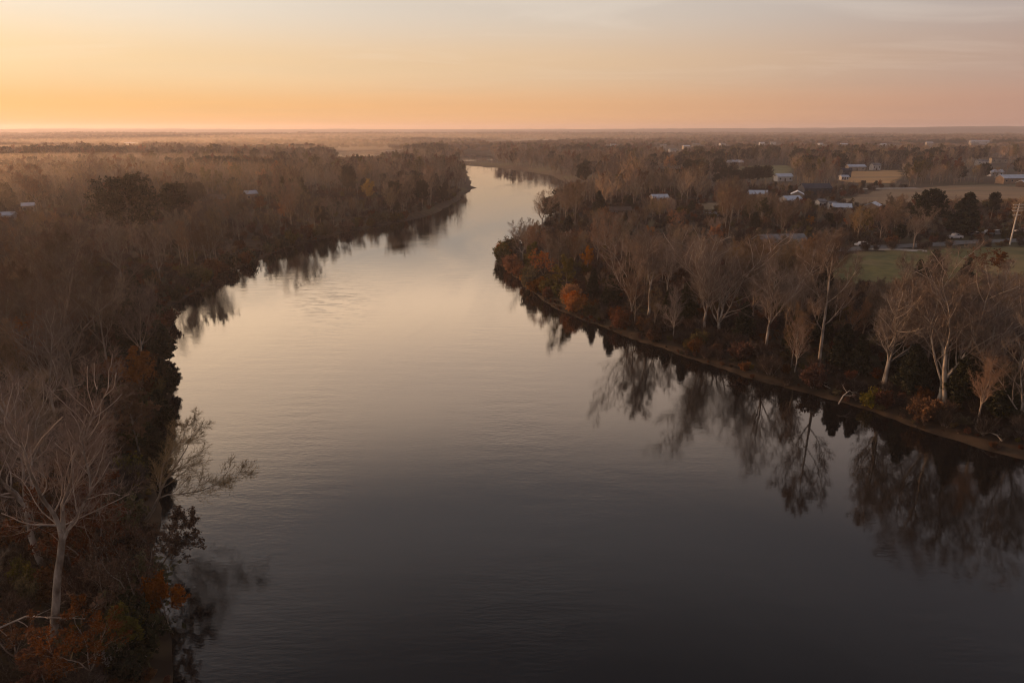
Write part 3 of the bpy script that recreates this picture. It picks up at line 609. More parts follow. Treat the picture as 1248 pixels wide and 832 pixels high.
# ------------------------------------------------------------------ buildings
def house(px, py, wid, dep, hw, rot, wallm, roofm, label, name='house', cat='house', pitch=.5, zb=3.4, wins=3, chim=False, porch=False, clear=None, xy=None, lift=0):
    if xy is None: wid, dep, hw = wid*.62, dep*.65, hw*.78
    x, y = xy or gp(px, py, zb); z = hgt(x, y)+lift; r = bpy.data.objects.new(name, None); COL.objects.link(r); r.location = (x, y, z); r.rotation_euler = (0,0,rot); tag(r, label, cat)
    D = math.hypot(x, y); keep(x, y, max(wid, dep)*.6+1)
    for q in range(1, 2): keep(x*(1-q*9/D), y*(1-q*9/D), max(wid*.4, 3))
    w2, d2, hr = wid/2, dep/2, dep/2*pitch
    V = [(-w2,-d2,-.3-lift),(w2,-d2,-.3-lift),(w2,d2,-.3-lift),(-w2,d2,-.3-lift),(-w2,-d2,hw),(w2,-d2,hw),(w2,d2,hw),(-w2,d2,hw),(-w2,0,hw+hr),(w2,0,hw+hr)]
    mb = MB().add(V, [(0,1,5,4),(2,3,7,6)]).add(V, [(1,2,6,9,5),(3,0,4,8,7)]); link('wall', mb.mesh(name+'_wall', [wallm]), r)
    o = .5; th = .22; sl = hr/d2
    mb = MB()
    for s in (-1, 1):
        yo, zo = s*(d2+o), hw-o*sl+.03
        A = [(-w2-o, yo, zo), (w2+o, yo, zo), (w2+o, 0, hw+hr+.03), (-w2-o, 0, hw+hr+.03)]; B = [(a, b, c+th) for a, b, c in A]
        mb.add(A+B, [(3,2,1,0),(4,5,6,7),(0,1,5,4),(1,2,6,5),(3,0,4,7)])
    rf = link('roof', mb.mesh(name+'_roof', [roofm]), r)
    if chim: link('chimney', MB().box((w2*.4, d2*.3, hw+hr+.1), (.9,.7,1.6)).mesh('chimney', ['brick']), rf)
    for k in range(wins):
        xx = -w2+wid*(k+.5)/wins
        if k == wins//2 and wins > 1:
            dr = link('door', MB().box((xx, -d2-.04, 1.05), (1.0,.08,2.1)).mesh('door', ['roofbrown']), r)
            link('handle', MB().box((xx+.35, -d2-.11, 1.05), (.08,.05,.18)).mesh('handle', ['pole']), dr); continue
        wn = link('window', MB().box((xx, -d2-.03, hw*.55), (1.25,.07,1.35)).mesh('window_frame', ['white']), r)
        link('pane', MB().box((xx, -d2-.075, hw*.55), (1.05,.03,1.15)).mesh('window_pane', ['glass']), wn)
    if porch: link('porch', MB().box((0, -d2-1.6, hw*.62), (wid*.5, 3.0, .15)).box((-wid*.23, -d2-2.9, hw*.3), (.15,.15,hw*.62)).box((wid*.23, -d2-2.9, hw*.3), (.15,.15,hw*.62)).mesh('porch', ['white']), r)
    return r
B_ = [  # px, py, width, depth, wall height, rotation, wall, roof, label, kwargs
 (803, 246, 13, 8, 3.2, .15, 'white', 'roofpale', 'white house with pale roof deep in the middle of the right wood', dict(chim=True)),
 (923, 241, 15, 10, 3.2, -.15, 'tanwall', 'roofpale', 'low house with large pale blue roof right of the dark pine row', {}),
 (963, 249, 15, 10, 3.4, .35, 'white', 'roofpale', 'white house with pale grey roof, largest of the hamlet', dict(porch=True)),
 (971, 243, 12, 9, 4.2, 1.2, 'cream', 'roofpale', 'pale-roofed wing behind the largest white hamlet house', {}),
 (954, 220.5, 18, 11, 4.5, .1, 'white', 'roofpale', 'bright white barn at the corner of the pale green pasture', dict(name='barn', cat='barn')),
 (999, 253, 6, 5, 4.5, .3, 'white', 'roofgrey', 'narrow white gabled cottage, left of two above the orange tree', {}),
 (1013, 254, 5, 5, 3.5, 0, 'white', 'roofgrey', 'tiny white shed right of the narrow white gabled cottage', dict(name='shed', cat='shed')),
 (1025, 257, 12, 8, 3.0, -.3, 'cream', 'roofpale', 'low house with pale blue roof right of the tiny white shed', {}),
 (1063, 257, 11, 8, 3.4, .9, 'tanwall', 'roofpale', 'small house with pale slanting roof left of the two big pines', {}),
 (992, 236, 26, 14, 5.0, .05, 'roofdark', 'roofdark', 'large blue-black barn in the tree line behind the hamlet', dict(name='barn', cat='barn')),
 (1029, 216, 12, 9, 7.0, .1, 'roofdark', 'roofdark', 'dark blue barn at the left corner of the golden field', dict(name='barn', cat='barn')),
 (1028, 219, 9, 6, 3.0, .1, 'white', 'roofpale', 'small white building at the foot of the dark blue barn', dict(name='shed', cat='shed')),
 (950, 300, 24, 11, 3.2, .12, 'brick', 'roofgrey', 'long low brown house with grey shingle roof above the lawn', dict(wins=7, chim=True)),
 (755, 262, 15, 7, 3.0, .05, 'brick', 'roofbrown', 'low brown-roofed house in the wood left of the orange trees', dict(wins=5)),
 (865, 268, 7, 6, 3.2, .4, 'cream', 'roofgrey', 'small cream cottage right of the brightest orange tree', {}),
 (1234, 223, 34, 12, 5.0, .12, 'tanwall', 'roofpale', 'long farm building with pale blue roof at the right edge', dict(name='barn', cat='barn', wins=5)),
 (1250, 228, 16, 10, 3.5, .3, 'brick', 'roofpale', 'pale-roofed barn in front of the long farm building at the right edge', dict(name='barn', cat='barn')),
 (1212, 214, 16, 9, 4.5, 0, 'white', 'roofpale', 'white-roofed shed left of the long farm building', dict(name='shed', cat='shed')),
 (1042, 208, 26, 10, 5, .1, 'cream', 'roofpale', 'pale farmhouse behind the golden field', {}),
 (1066, 207, 12, 9, 6, .1, 'white', 'roofgrey', 'small white farmhouse behind the right half of the golden field', {}),
 (892, 202, 34, 12, 5, .1, 'cream', 'roofpale', 'long pale building behind the dark pine row', dict(name='barn', cat='barn')),
 (985, 205, 22, 12, 6, .2, 'white', 'roofpale', 'pale house between the two far fields, nearer of two', {}),
 (992, 201, 24, 12, 7, 0, 'cream', 'roofpale', 'pale house between the two far fields, farther of two', {}),
 (306, 244, 9, 8, 5.0, .7, 'tanwall', 'roofpale', 'house with bright pale blue roof in the left wood', dict(clear=6)),
 (262, 246, 16, 7, 3.6, .1, 'white', 'roofbrown', 'low white house left of the pale blue roof in the left wood', dict(wins=6, clear=6)),
 (12, 270, 7, 6, 4.0, .2, 'white', 'roofpale', 'white house at the far left edge, nearer of two', dict(clear=5)),
 (36, 258, 7, 6, 4.0, .5, 'cream', 'roofpale', 'pale-roofed house under the many-stemmed far left bare tree', dict(clear=5)),
]
for i, (px, py, wd, dp, hw, rot, wm, rm, lb, kw) in enumerate(B_): house(px, py, wd, dp, hw, rot, wm, rm, lb, **kw)
# the far town: white blocks strung along the valley
rt = random.Random(4)
TOWN = [(1193, 175.5, 62, 16, 14, 'long white warehouse, biggest building on the far right skyline'), (1186, 177, 30, 14, 10, 'white annex at the left end of the far warehouse'), (1132, 177, 20, 14, 12, 'bright white block, brightest speck in the middle of the far right town'),
        (1090, 177.5, 40, 14, 9, 'pale row building of the far town left of the bright white block'), (1076, 178, 18, 12, 9, 'small pale building left of the pale row building in the far town'), (942, 176.5, 18, 14, 15, 'bright white building under the lone far tree on the skyline'),
        (928, 177, 16, 12, 12, 'white building left of the lone far skyline tree'), (880, 178, 18, 12, 12, 'white building of the far town above the pale pasture'), (1028, 178, 20, 12, 10, 'pale building of the far town above the blue-black barn'),
        (848, 178, 24, 12, 10, 'pale building of the far town above the highest orange tree'), (836, 180, 20, 12, 9, 'small pale building left of the far town, above the right wood'), (808, 179, 20, 12, 10, 'leftmost pale building of the far town'),
        (747, 178, 16, 12, 12, 'lone white house in the far wood above the river bend'), (820, 185, 18, 12, 10, 'white roof just above the highest orange tree'), (1217, 196, 26, 12, 8, 'pale roof in the far wood above the long farm building'),
        (1196, 199, 16, 10, 8, 'small pale roof in the far wood left above the long farm building'), (160, 176.5, 40, 16, 14, 'pale building in the mist on the far left'), (478, 184, 30, 12, 10, 'pale houses roof beyond the bright far water'), (462, 186, 20, 12, 9, 'small pale house beyond the left end of the far water'),
        (1000, 177.5, 18, 12, 10, 'pale far-town building above the two houses between the fields'), (1060, 170, 60, 20, 18, 'long pale building alone on the far hillside')]
for (px, py, wd, dp, hw, lb) in TOWN:
    x, y = gp(px, py, 6); house(0, 0, wd*.62, dp*.7, hw*.5, rt.uniform(-.3, .3), ('cream', 'white')[wd < 19 or wd > 55], rt.choice(['roofpale', 'roofgrey', 'roofbrown']), lb, name='building', cat='building', pitch=.25, xy=(x, y), clear=0, wins=3, lift=1)
    D = math.hypot(x, y)
    for q in range(1, 9): keep(x*(1-q*28/D), y*(1-q*28/D), max(24, wd*.55))

# ------------------------------------------------------------------ parked cars, pole, fence
def car_meshes(paint, kind):
    Lc, Hc, Wc = (4.6, 1.45, 1.8) if kind == 'car' else (5.4, 1.8, 1.95)
    pr = [(-.5,.18),(-.5,.42),(-.47,.56),(-.30,.60),(-.20,.97),(.16,1.0),(.30,.64),(.47,.56),(.5,.40),(.5,.18)] if kind == 'car' else [(-.5,.2),(-.5,.56),(-.12,.58),(-.10,.98),(.16,1.0),(.26,.62),(.48,.57),(.5,.4),(.5,.2)]
    n = len(pr); body = MB(); V = []
    for s in (-1, 1):
        for (a, c) in pr: V.append((a*Lc, s*Wc/2*(1 if c < .6 else .84), c*Hc))
    body.add(V, [(k, (k+1) % n, n+(k+1) % n, n+k) for k in range(n)]); body.add(V, [tuple(range(n))[::-1], tuple(range(n, 2*n))])
    gl = MB(); z0, z1 = .63*Hc, .93*Hc; x0, x1 = (-.24, .24) if kind == 'car' else (-.09, .22)
    for s in (-1, 1): gl.add([(x0*Lc, s*(Wc*.43), z0), (x1*Lc, s*(Wc*.43), z0), ((x1-.06)*Lc, s*(Wc*.425), z1), ((x0+.05)*Lc, s*(Wc*.425), z1)], [(0,1,2,3)])
    gl.add([(.275*Lc, -.72, z0), (.275*Lc, .72, z0), (.19*Lc, .68, z1), (.19*Lc, -.68, z1)], [(0,1,2,3)])
    wh = MB(); th = np.arange(14)*2*PI/14
    for s in (-.11, .11): wh.add(np.stack([.33*np.cos(th), np.full(14, s), .33*np.sin(th)], 1), [tuple(range(14))])
    V = np.concatenate([np.stack([.33*np.cos(th), np.full(14, s), .33*np.sin(th)], 1) for s in (-.11, .11)]); wh.add(V, [(k, (k+1) % 14, 14+(k+1) % 14, 14+k) for k in range(14)])
    return body.mesh('car_body', [paint]), gl.mesh('car_glass', ['glass']), wh.mesh('car_wheel', ['tyre']), Lc, Wc
CM = {k: car_meshes(p, t) for k, p, t in (('w', 'carwhite', 'car'), ('d', 'cardark', 'car'), ('g', 'cargrey', 'truck'), ('wt', 'carwhite', 'truck'))}
def car(key, px, py, rot, label, cat='car'):
    b_, g_, w_, Lc, Wc = CM[key]; x, y = gp(px, py, 3.5); z = hgt(x, y)+.2; r = bpy.data.objects.new('parked_truck' if key in ('g', 'wt') else 'parked_car', None); COL.objects.link(r)
    r.location = (x, y, z); r.rotation_euler = (0,0,rot); tag(r, label, cat, 'vehicles parked under the big evergreens'); link('body', b_, r); link('windows', g_, r); keep(x, y, 4)
    D = math.hypot(x, y)
    for q in (1, 2, 3): keep(x*(1-q*7/D), y*(1-q*7/D), 4)
    for sx in (-.31, .31):
        for sy in (-1, 1): link('wheel', w_, r, (sx*Lc, sy*(Wc/2-.1), .33))
car('w', 1204, 284.5, .1, 'white car parked under trees, right of the largest evergreen'); car('g', 1214, 285.5, .15, 'silver pickup parked just right of the white car', 'truck'); car('d', 1188, 286.5, .0, 'dark car parked at the right foot of the largest evergreen')
car('wt', 1163, 290, .1, 'white pickup parked between the two big pines', 'truck'); car('d', 1226, 283.5, .2, 'dark car parked left of the utility pole'); car('w', 1245, 282.5, .1, 'white car parked right of the utility pole at the right edge')
car('w', 1051, 298.5, .1, 'white car on the road above the lawn, left of the round shade tree'); 
x, y = gp(1231, 297, 3.4); z0 = hgt(x, y); hp = topz(y, 248)-z0; keep(x, y, 3); D_ = math.hypot(x, y)
for q in (1, 2, 3): keep(x*(1-q*8/D_), y*(1-q*8/D_), 4)
pr_ = link('utility_pole', None, None, (x, y, z0), .2); tag(pr_, 'tall pale utility pole with several crossarms beside the road at the right edge', 'utility pole')
mb = MB(); tube(mb, np.array([[(0,0,-.5), (.1,0,hp*.5), (.35,0,hp)]]), np.array([[.26,.22,.15]]), 9, 0); link('pole', mb.mesh('pole', ['pole']), pr_)
for k, (zc, wc) in enumerate([(.97, 5.2), (.90, 4.2), (.83, 4.6), (.72, 3.4)]):
    ca = link('crossarm', MB().box((.33*zc, 0, hp*zc), (wc, .2, .22), rot=.1).mesh('crossarm', ['pole']), pr_)
    mi = MB()
    for s in (-.46, -.2, .2, .46):
        tube(mi, np.array([[(s*wc, 0, hp*zc+.1), (s*wc, 0, hp*zc+.4)]]), np.array([[.09,.06]]), 6, 0)
    link('insulators', mi.mesh('insulators', ['cream']), ca)
def fence(pts, label, hgt_=1.2, step=3.0):
    r = link('fence', None, None, (*pts[0], 0)); tag(r, label, 'fence'); ra = MB(); first = np.array(pts[0]); n = 0
    for a, b in zip(pts[:-1], pts[1:]):
        L_ = math.hypot(b[0]-a[0], b[1]-a[1]); k = max(1, int(L_/step)); pv = None
        for q in range(k+1):
            x_, y_ = a[0]+(b[0]-a[0])*q/k, a[1]+(b[1]-a[1])*q/k; z_ = hgt(x_, y_)
            if n < 95: link('post', POST, r, (x_-first[0], y_-first[1], z_)); n += 1
            if pv:
                for hh in (.45, .95): tube(ra, np.array([[(pv[0], pv[1], pv[2]+hh), (x_-first[0], y_-first[1], z_+hh)]]), np.array([[.05,.05]]), 4, 0)
            pv = (x_-first[0], y_-first[1], z_)
    link('rails', ra.mesh('fence_rails', ['bark']), r)
POST = MB().box((0, 0, .4), (.14, .14, 1.7)).mesh('fence_post', ['bark'])
fence([G(1003, 347), G(1060, 348), G(1120, 351)], 'low dark wooden fence along the near edge of the lawn')

# ------------------------------------------------------------------ filling the woods

CAPS = [(1015,1115,342), (1115,1260,334), (1040,1260,301), (920,985,289), (1010,1260,240), (1030,1100,221), (928,964,214), (790,814,241), (914,934,235), (952,979,244), (994,1018,251), (1019,1033,254),
        (1057,1068,253), (948,963,222), (1020,1036,220), (975,1010,236), (1200,1260,227), (865,938,219), (300,312,240.5), (258,275,242), (2,14,266), (33,40,255), (120,202,272), (205,232,252), (18,80,258), (80,116,266),
        (435,464,240), (302,336,255), (385,415,240), (805,845,274), (850,892,294), (800,832,207), (972,1000,276), (716,744,255), (700,722,218), (680,704,280), (760,775,252), (835,850,257), (908,930,276), (748,765,259), (860,868,264),
        (412,462,191.5,188.5), (568,600,194.7,193), (640,684,268), (702,730,328), (775,800,290), (1240,1262,300), (1105,1150,266), (1150,1195,272), (1195,1220,262), (137,165,330), (188,206,325), (284,300,290)]
CAPS += [(t[0]-8, t[0]+8, t[1]+1.2) for t in [(1193,175.5), (1132,177), (1090,177.5), (1076,178), (942,176.5), (928,177), (880,178), (1028,178), (848,178), (836,180), (808,179), (747,178), (820,185), (1217,196), (1196,199), (160,176.5), (478,184), (462,186), (1000,177.5)]]
def cap_heights(x, y, h, rad=.28):
    """nothing taller than the sight line to the fields, roofs and marked trees behind it"""
    h = h.copy(); zc = y*CP+(H-3)*SP; px = 624+FPX*x/zc; mar = FPX*rad*h/zc; g0 = 3.2
    for (a, b2, py, *far) in CAPS:
        v = ((far[0] if far else py)-416)/FPX; yt = (H-g0)/(SP+v*CP)*(CP-v*SP)
        m_ = (px+mar > a) & (px-mar < b2) & (y < yt-1)
        v = (py-416)/FPX; t = y/(CP-v*SP); za = (H-t*(SP+v*CP)-g0)*.93
        h = np.where(m_ & (za < h), za, h)
    return h
rw = np.random.default_rng(77)
def free(x, y, sd, smin=2.2, pad=1.5, use_keep=True):
    ok = sd > smin; x = np.asarray(x); y = np.asarray(y)
    for P in CLEAR:
        bb = (x > P[:, 0].min()-9) & (x < P[:, 0].max()+9) & (y > P[:, 1].min()-9) & (y < P[:, 1].max()+9); i = np.nonzero(bb & ok)[0]
        if len(i): ok[i] &= poly_sd(x[i], y[i], P) > pad+2
    for Lp in LINES:
        i = np.nonzero(ok & (x > Lp[:, 0].min()-8) & (x < Lp[:, 0].max()+8) & (y > Lp[:, 1].min()-20) & (y < Lp[:, 1].max()+20))[0]
        if len(i):
            d = np.min(np.hypot(x[i][:, None]-Lp[:, 0][None], y[i][:, None]-Lp[:, 1][None]), 1); ok[i] &= d > 3.5+pad
    if use_keep and KEEP:
        Kp = np.array(KEEP)
        for s in range(0, len(x), 20000):
            j = slice(s, s+20000)
            for (kx, ky, kr) in Kp: ok[j] &= (x[j]-kx)**2+(y[j]-ky)**2 > (kr+pad)**2
    return ok
def gridpts(x0, x1, y0, y1, sp, jit=.42):
    X, Y = np.meshgrid(np.arange(x0, x1, sp), np.arange(y0, y1, sp)); X = X.ravel()+rw.uniform(-jit, jit, X.size)*sp; Y = Y.ravel()+rw.uniform(-jit, jit, Y.size)*sp
    return X, Y
X, Y = gridpts(-480, 480, 31, 480, 7.3); u = np.abs(X)/Y; m_ = (u < .92) & (np.hypot(X, Y) < 480); X, Y = X[m_], Y[m_]
sd = water_sd(X, Y); ok = free(X, Y, sd, 3.0); X, Y, sd = X[ok], Y[ok], sd[ok]
# the lawn's near side keeps a low, open wood so the lawn shows between the sycamores
D = np.hypot(X, Y); od = np.argsort(D); X, Y, sd, D = X[od], Y[od], sd[od], D[od]
hts = 12.5+5.0*rw.random(len(X))+3*fbm(X/30, Y/30, 66, 2)
sh = np.minimum(1, .66+sd/30); hts *= sh*np.where(rw.random(len(X)) < .13, 1.3, 1)                           # lower towards the water
openr = (X > 22) & (Y < 205) & (Y > 60); hts = np.where(openr, hts*.84, hts)
hts = np.where(Y < 47, np.minimum(hts, 5.5+2*rw.random(len(X))), hts)
hts = cap_heights(X, Y, hts); k_ok = hts > 2.6; X, Y, sd, D, hts = X[k_ok], Y[k_ok], sd[k_ok], D[k_ok], hts[k_ok]
def to_px(x, y, z):
    zc = y*CP+(H-z)*SP; return 624+FPX*x/zc, 416+FPX*((H-z)*CP-y*SP)/zc
vis = (np.abs(X)/Y < .80)
cnt = 0; stuffpts = []
def zone(x, y, s):
    px, py = to_px(x, y, 3)
    sh_ = 'near the water' if s < 13 else 'set back'
    if px < 560 and x < 0:
        if py > 600: return f'in the bottom left wood, {sh_}'
        if py > 480: return f'in the left wood beside the overhanging tree, {sh_}'
        if py > 400: return f'in the left wood near the bright orange tree, {sh_}'
        if py > 330: return f'on the left bank below the broad pine, {sh_}'
        return f'in the left wood level with the broad pine, {sh_}'
    if px < 760: return f'on the wooded point, {sh_}'
    if px < 900: return f'behind the leftmost right-shore sycamores, {sh_}'
    if px < 1050: return f'in the wood around the tallest sycamore, {sh_}'
    return f'in the right wood below the lawn, {sh_}'
LOOKS = {'bare': ('low spreading', 'narrow upright')}
for i in range(len(X)):
    if vis[i] and cnt < 268:
        kk = (f'barehi{int(rw.integers(3))}' if D[i] < 95 else f'bare{int(rw.integers(6))}')
        form = 'forked' if int(kk[-1]) % 2 == 0 else 'rounded'
        if rw.random() < .17 and hts[i] > 6:
            kk = f'syc{int(rw.integers(5))}'; nm, cat = 'sycamore_tree', 'tree'; lb = f'pale-barked bare tree {zone(X[i], Y[i], sd[i])}'
        else: nm, cat, lb = 'bare_tree', 'tree', f'{form} grey-brown bare tree {zone(X[i], Y[i], sd[i])}'
        plant(nm, kk, X[i], Y[i], ht=hts[i], label=lb, cat=cat, group=lb.split(' tree ')[1].split(',')[0]+' ('+lb.split(' ')[0]+')')
        cnt += nm == 'bare_tree'
    else: stuffpts.append(i)
stuffpts = np.array(stuffpts)

# understorey trees with leaves still on: oaks and beeches
X2, Y2 = gridpts(-330, 330, 44, 330, 17); sd2 = water_sd(X2, Y2); ok = free(X2, Y2, sd2, 4.0, 1) & (np.abs(X2)/Y2 < .8) & (rw.random(len(X2)) < .45); X2, Y2, sd2 = X2[ok], Y2[ok], sd2[ok]
H2 = cap_heights(X2, Y2, 4.5+3.5*rw.random(len(X2)))
for i in range(len(X2)):
    if H2[i] < 2.4: continue
    k = ('russet0', 'russet1', 'olive0', 'russet0', 'cedar0', 'orange0', 'cedar0')[int(rw.integers(7))]
    if k == 'orange0' and rw.random() < .5: k = 'russet1'
    ad_ = {'r': 'dull russet-leaved', 'o': 'olive-leaved', 'c': 'small dark evergreen'}[k[0]] if k != 'orange0' else 'dull orange-leaved'
    lb = f'{ad_} tree {zone(X2[i], Y2[i], sd2[i])}'
    plant('cedar_tree' if k[0] == 'c' else 'leafy_tree', k, X2[i], Y2[i], ht=H2[i]*(1.35 if k[0] == 'c' else 1), label=lb, group=lb.split(' tree ')[1].split(',')[0]+' ('+ad_+')')
# shrubs along the two shores
def walk(pts, step):
    P = np.array(pts); out = []
    for a, b in zip(P[:-1], P[1:]):
        L_ = np.linalg.norm(b-a); k = max(1, int(L_/step))
        for q in range(k): out.append(a+(b-a)*(q+rw.random()*.8)/k)
    return np.array(out)
def shore_shrubs(pts, side, step, kinds, off0, off1, where, smin, smax):
    for (x, y) in walk(pts, step):
        t = off0+(off1-off0)*rw.random(); x = x+side*t*.9; y = y+t*.15
        if not (40 < y < 330) or abs(x)/y > .82: continue
        s = float(water_sd([x], [y])[0])
        if s < .6: continue
        if not free(np.array([x]), np.array([y]), np.array([s]), .5, -1.2)[0]: continue
        k = kinds[int(rw.integers(len(kinds)))]; col = {'olive': 'olive-green', 'russet': 'russet-brown', 'orange': 'rusty orange', 'brush': 'bare twiggy', 'cedar': 'dark evergreen', 'drygrass': 'straw-coloured'}[SHM[k]]
        px, py = to_px(x, y, 1); reach = ('bottom left corner' if py > 620 else 'near left shore' if py > 430 else 'far left shore') if side < 0 else ('wooded point' if px < 740 else 'right shore left of the tallest sycamore' if px < 1000 else 'right shore below the lawn')
        lb = f'{col} shrub on the {reach}, {where}'
        plant('shrub', f'shrub{k}', x, y, sc_=smin+(smax-smin)*rw.random(), label=lb, cat='shrub', group=f'{col} shrubs of the {reach}')
shore_shrubs(left_bank[1:15], -1, 2.6, (0, 1, 5, 6, 3, 1), .5, 4.0, 'at the water', .9, 2.0)
shore_shrubs(left_bank[1:9], -1, 5.0, (1, 1, 3, 6, 3), 5, 12, 'back from the water', 1.0, 2.0)
shore_shrubs(right_bank[12:18], 1, 2.3, (0, 2, 5, 2, 1), .4, 3.0, 'at the water', 1.1, 2.2)
shore_shrubs(right_bank[17:25], 1, 2.6, (0, 1, 3, 1, 4, 3, 3, 1, 0, 4), 1.6, 5.5, 'above the mud strip', .6, 1.5)
shore_shrubs(right_bank[17:25], 1, 5.0, (7, 7, 0), 2.2, 4, 'on the mud strip', .3, .6)

# ------------------------------------------------------------------ masses nobody could count, scattered with geometry nodes
def joined(name, key):
    a, b2 = LIB[key]; mb = MB(); mats = []
    me = bpy.data.meshes.new(name)
    import bmesh
    bm = bmesh.new(); bm.from_mesh(a); na = len(a.materials)
    for f in bm.faces: f.material_index = 0
    bm2 = bmesh.new(); bm2.from_mesh(b2)
    for f in bm2.faces: f.material_index += na
    tmp = bpy.data.meshes.new('tmp'); bm2.to_mesh(tmp); bm.from_mesh(tmp); bm.to_mesh(me)
    bm.free(); bm2.free(); bpy.data.meshes.remove(tmp)
    for q in list(a.materials)+list(b2.materials): me.materials.append(q)
    return me
def scatter(name, protos, P, idx, scl, rot, label):
    col = bpy.data.collections.new(name+'_kinds')
    for k, me in enumerate(protos): col.objects.link(bpy.data.objects.new(f'{name}_kind{k:02d}', me))
    me = bpy.data.meshes.new(name); me.vertices.add(len(P)); me.vertices.foreach_set('co', np.asarray(P, np.float32).ravel())
    for nm, typ, arr in (('kind_index', 'INT', np.asarray(idx, np.int32)), ('size', 'FLOAT', np.asarray(scl, np.float32)), ('turn', 'FLOAT', np.asarray(rot, np.float32))):
        a = me.attributes.new(nm, typ, 'POINT'); a.data.foreach_set('value', arr)
    me.update(); o = link(name, me); tag(o, label, kind='stuff')
    g = bpy.data.node_groups.new(name, 'GeometryNodeTree'); g.interface.new_socket('Geometry', in_out='INPUT', socket_type='NodeSocketGeometry'); g.interface.new_socket('Geometry', in_out='OUTPUT', socket_type='NodeSocketGeometry')
    N, L = g.nodes, g.links; gi, go = N.new('NodeGroupInput'), N.new('NodeGroupOutput')
    ci = N.new('GeometryNodeCollectionInfo'); ci.inputs['Collection'].default_value = col; ci.inputs['Separate Children'].default_value = True; ci.inputs['Reset Children'].default_value = True
    ip = N.new('GeometryNodeInstanceOnPoints'); ip.inputs['Pick Instance'].default_value = True
    def attr(nm, typ):
        q = N.new('GeometryNodeInputNamedAttribute'); q.data_type = typ; q.inputs['Name'].default_value = nm; return q.outputs['Attribute']
    L.new(gi.outputs[0], ip.inputs['Points']); L.new(ci.outputs[0], ip.inputs['Instance']); L.new(attr('kind_index', 'INT'), ip.inputs['Instance Index'])
    cx = N.new('ShaderNodeCombineXYZ'); L.new(attr('turn', 'FLOAT'), cx.inputs['Z']); L.new(cx.outputs[0], ip.inputs['Rotation'])
    cs = N.new('ShaderNodeCombineXYZ'); sa = attr('size', 'FLOAT')
    for k in range(3): L.new(sa, cs.inputs[k])
    L.new(cs.outputs[0], ip.inputs['Scale']); L.new(ip.outputs[0], go.inputs[0])
    md = o.modifiers.new('scatter', 'NODES'); md.node_group = g
    return o
protos = []; hs_ = []
for k in range(6): protos.append(joined(f'wood_mid{k}', f'bare{k}')); hs_.append(16)
for k in range(6): LIB[f'far{k}'] = bare_tree(f'far_tree{k}', 400+k, 16, ('vase', 'central')[k % 2], 2, spread=1.25)[:2]; protos.append(joined(f'wood_far{k}', f'far{k}')); hs_.append(16)
for k, (mt, dn) in enumerate((('russet', 1), ('olive', 1), ('orange', 1))):
    LIB[f'farleaf{k}'] = leaf_tree(f'far_leaf{k}', 420+k, 12, mt, 2, 'central', dens=1.2, spread=1.2)[:2]; protos.append(joined(f'wood_leaf{k}', f'farleaf{k}')); hs_.append(12)
LIB['farpine'] = pine_tree('far_pine', 430, 16, 'pine', 2, 1.2)[:2]; protos.append(joined('wood_pine', 'farpine')); hs_.append(16)
EV0 = len(protos)
for k in ('pine0', 'cedar0', 'pine1'): protos.append(joined('wood_'+k, k)); hs_.append(baseh(k))
# clump: five far trees together, for the distance where single trees cannot be told apart
def clump(name, seed, mats):
    rng = np.random.default_rng(seed); mb = MB()
    for k in range(7):
        cx, cy = rng.uniform(-9, 9, 2); h_ = rng.uniform(10, 15); rr = rng.uniform(4, 6)
        n = 170; th = rng.random(n)*2*PI; ph = rng.random(n)**.6*1.25; rad = rr*(.75+.35*rng.random(n))
        top = np.stack([cx+np.sin(ph)*np.cos(th)*rad, cy+np.sin(ph)*np.sin(th)*rad, h_-rr+np.cos(ph)*rad], 1)
        bot = np.stack([cx+.25*(top[:, 0]-cx), cy+.25*(top[:, 1]-cy), np.full(n, h_*.35)], 1); bot = top+(bot-top)*(.35+.5*rng.random((n, 1)))
        s = nrm(np.cross(top-bot, rng.standard_normal((n, 3))))*.16
        V = np.stack([bot-s, bot+s, top], 1).reshape(-1, 3); mb.add(V, np.arange(n*3).reshape(-1, 3), int(k in (2,)) if len(mats) > 1 else 0)
    return mb.mesh(name, mats)
ci0 = len(protos)
for k in range(4): protos.append(clump(f'wood_clump{k}', 440+k, ['twig', ('russet', 'pine', 'olive', 'twig')[k]])); hs_.append(14)
protos.append(clump('wood_clump_pine', 450, ['pine'])); hs_.append(14)
hs_ = np.array(hs_)
PX, PY, PI_, PS = [], [], [], []
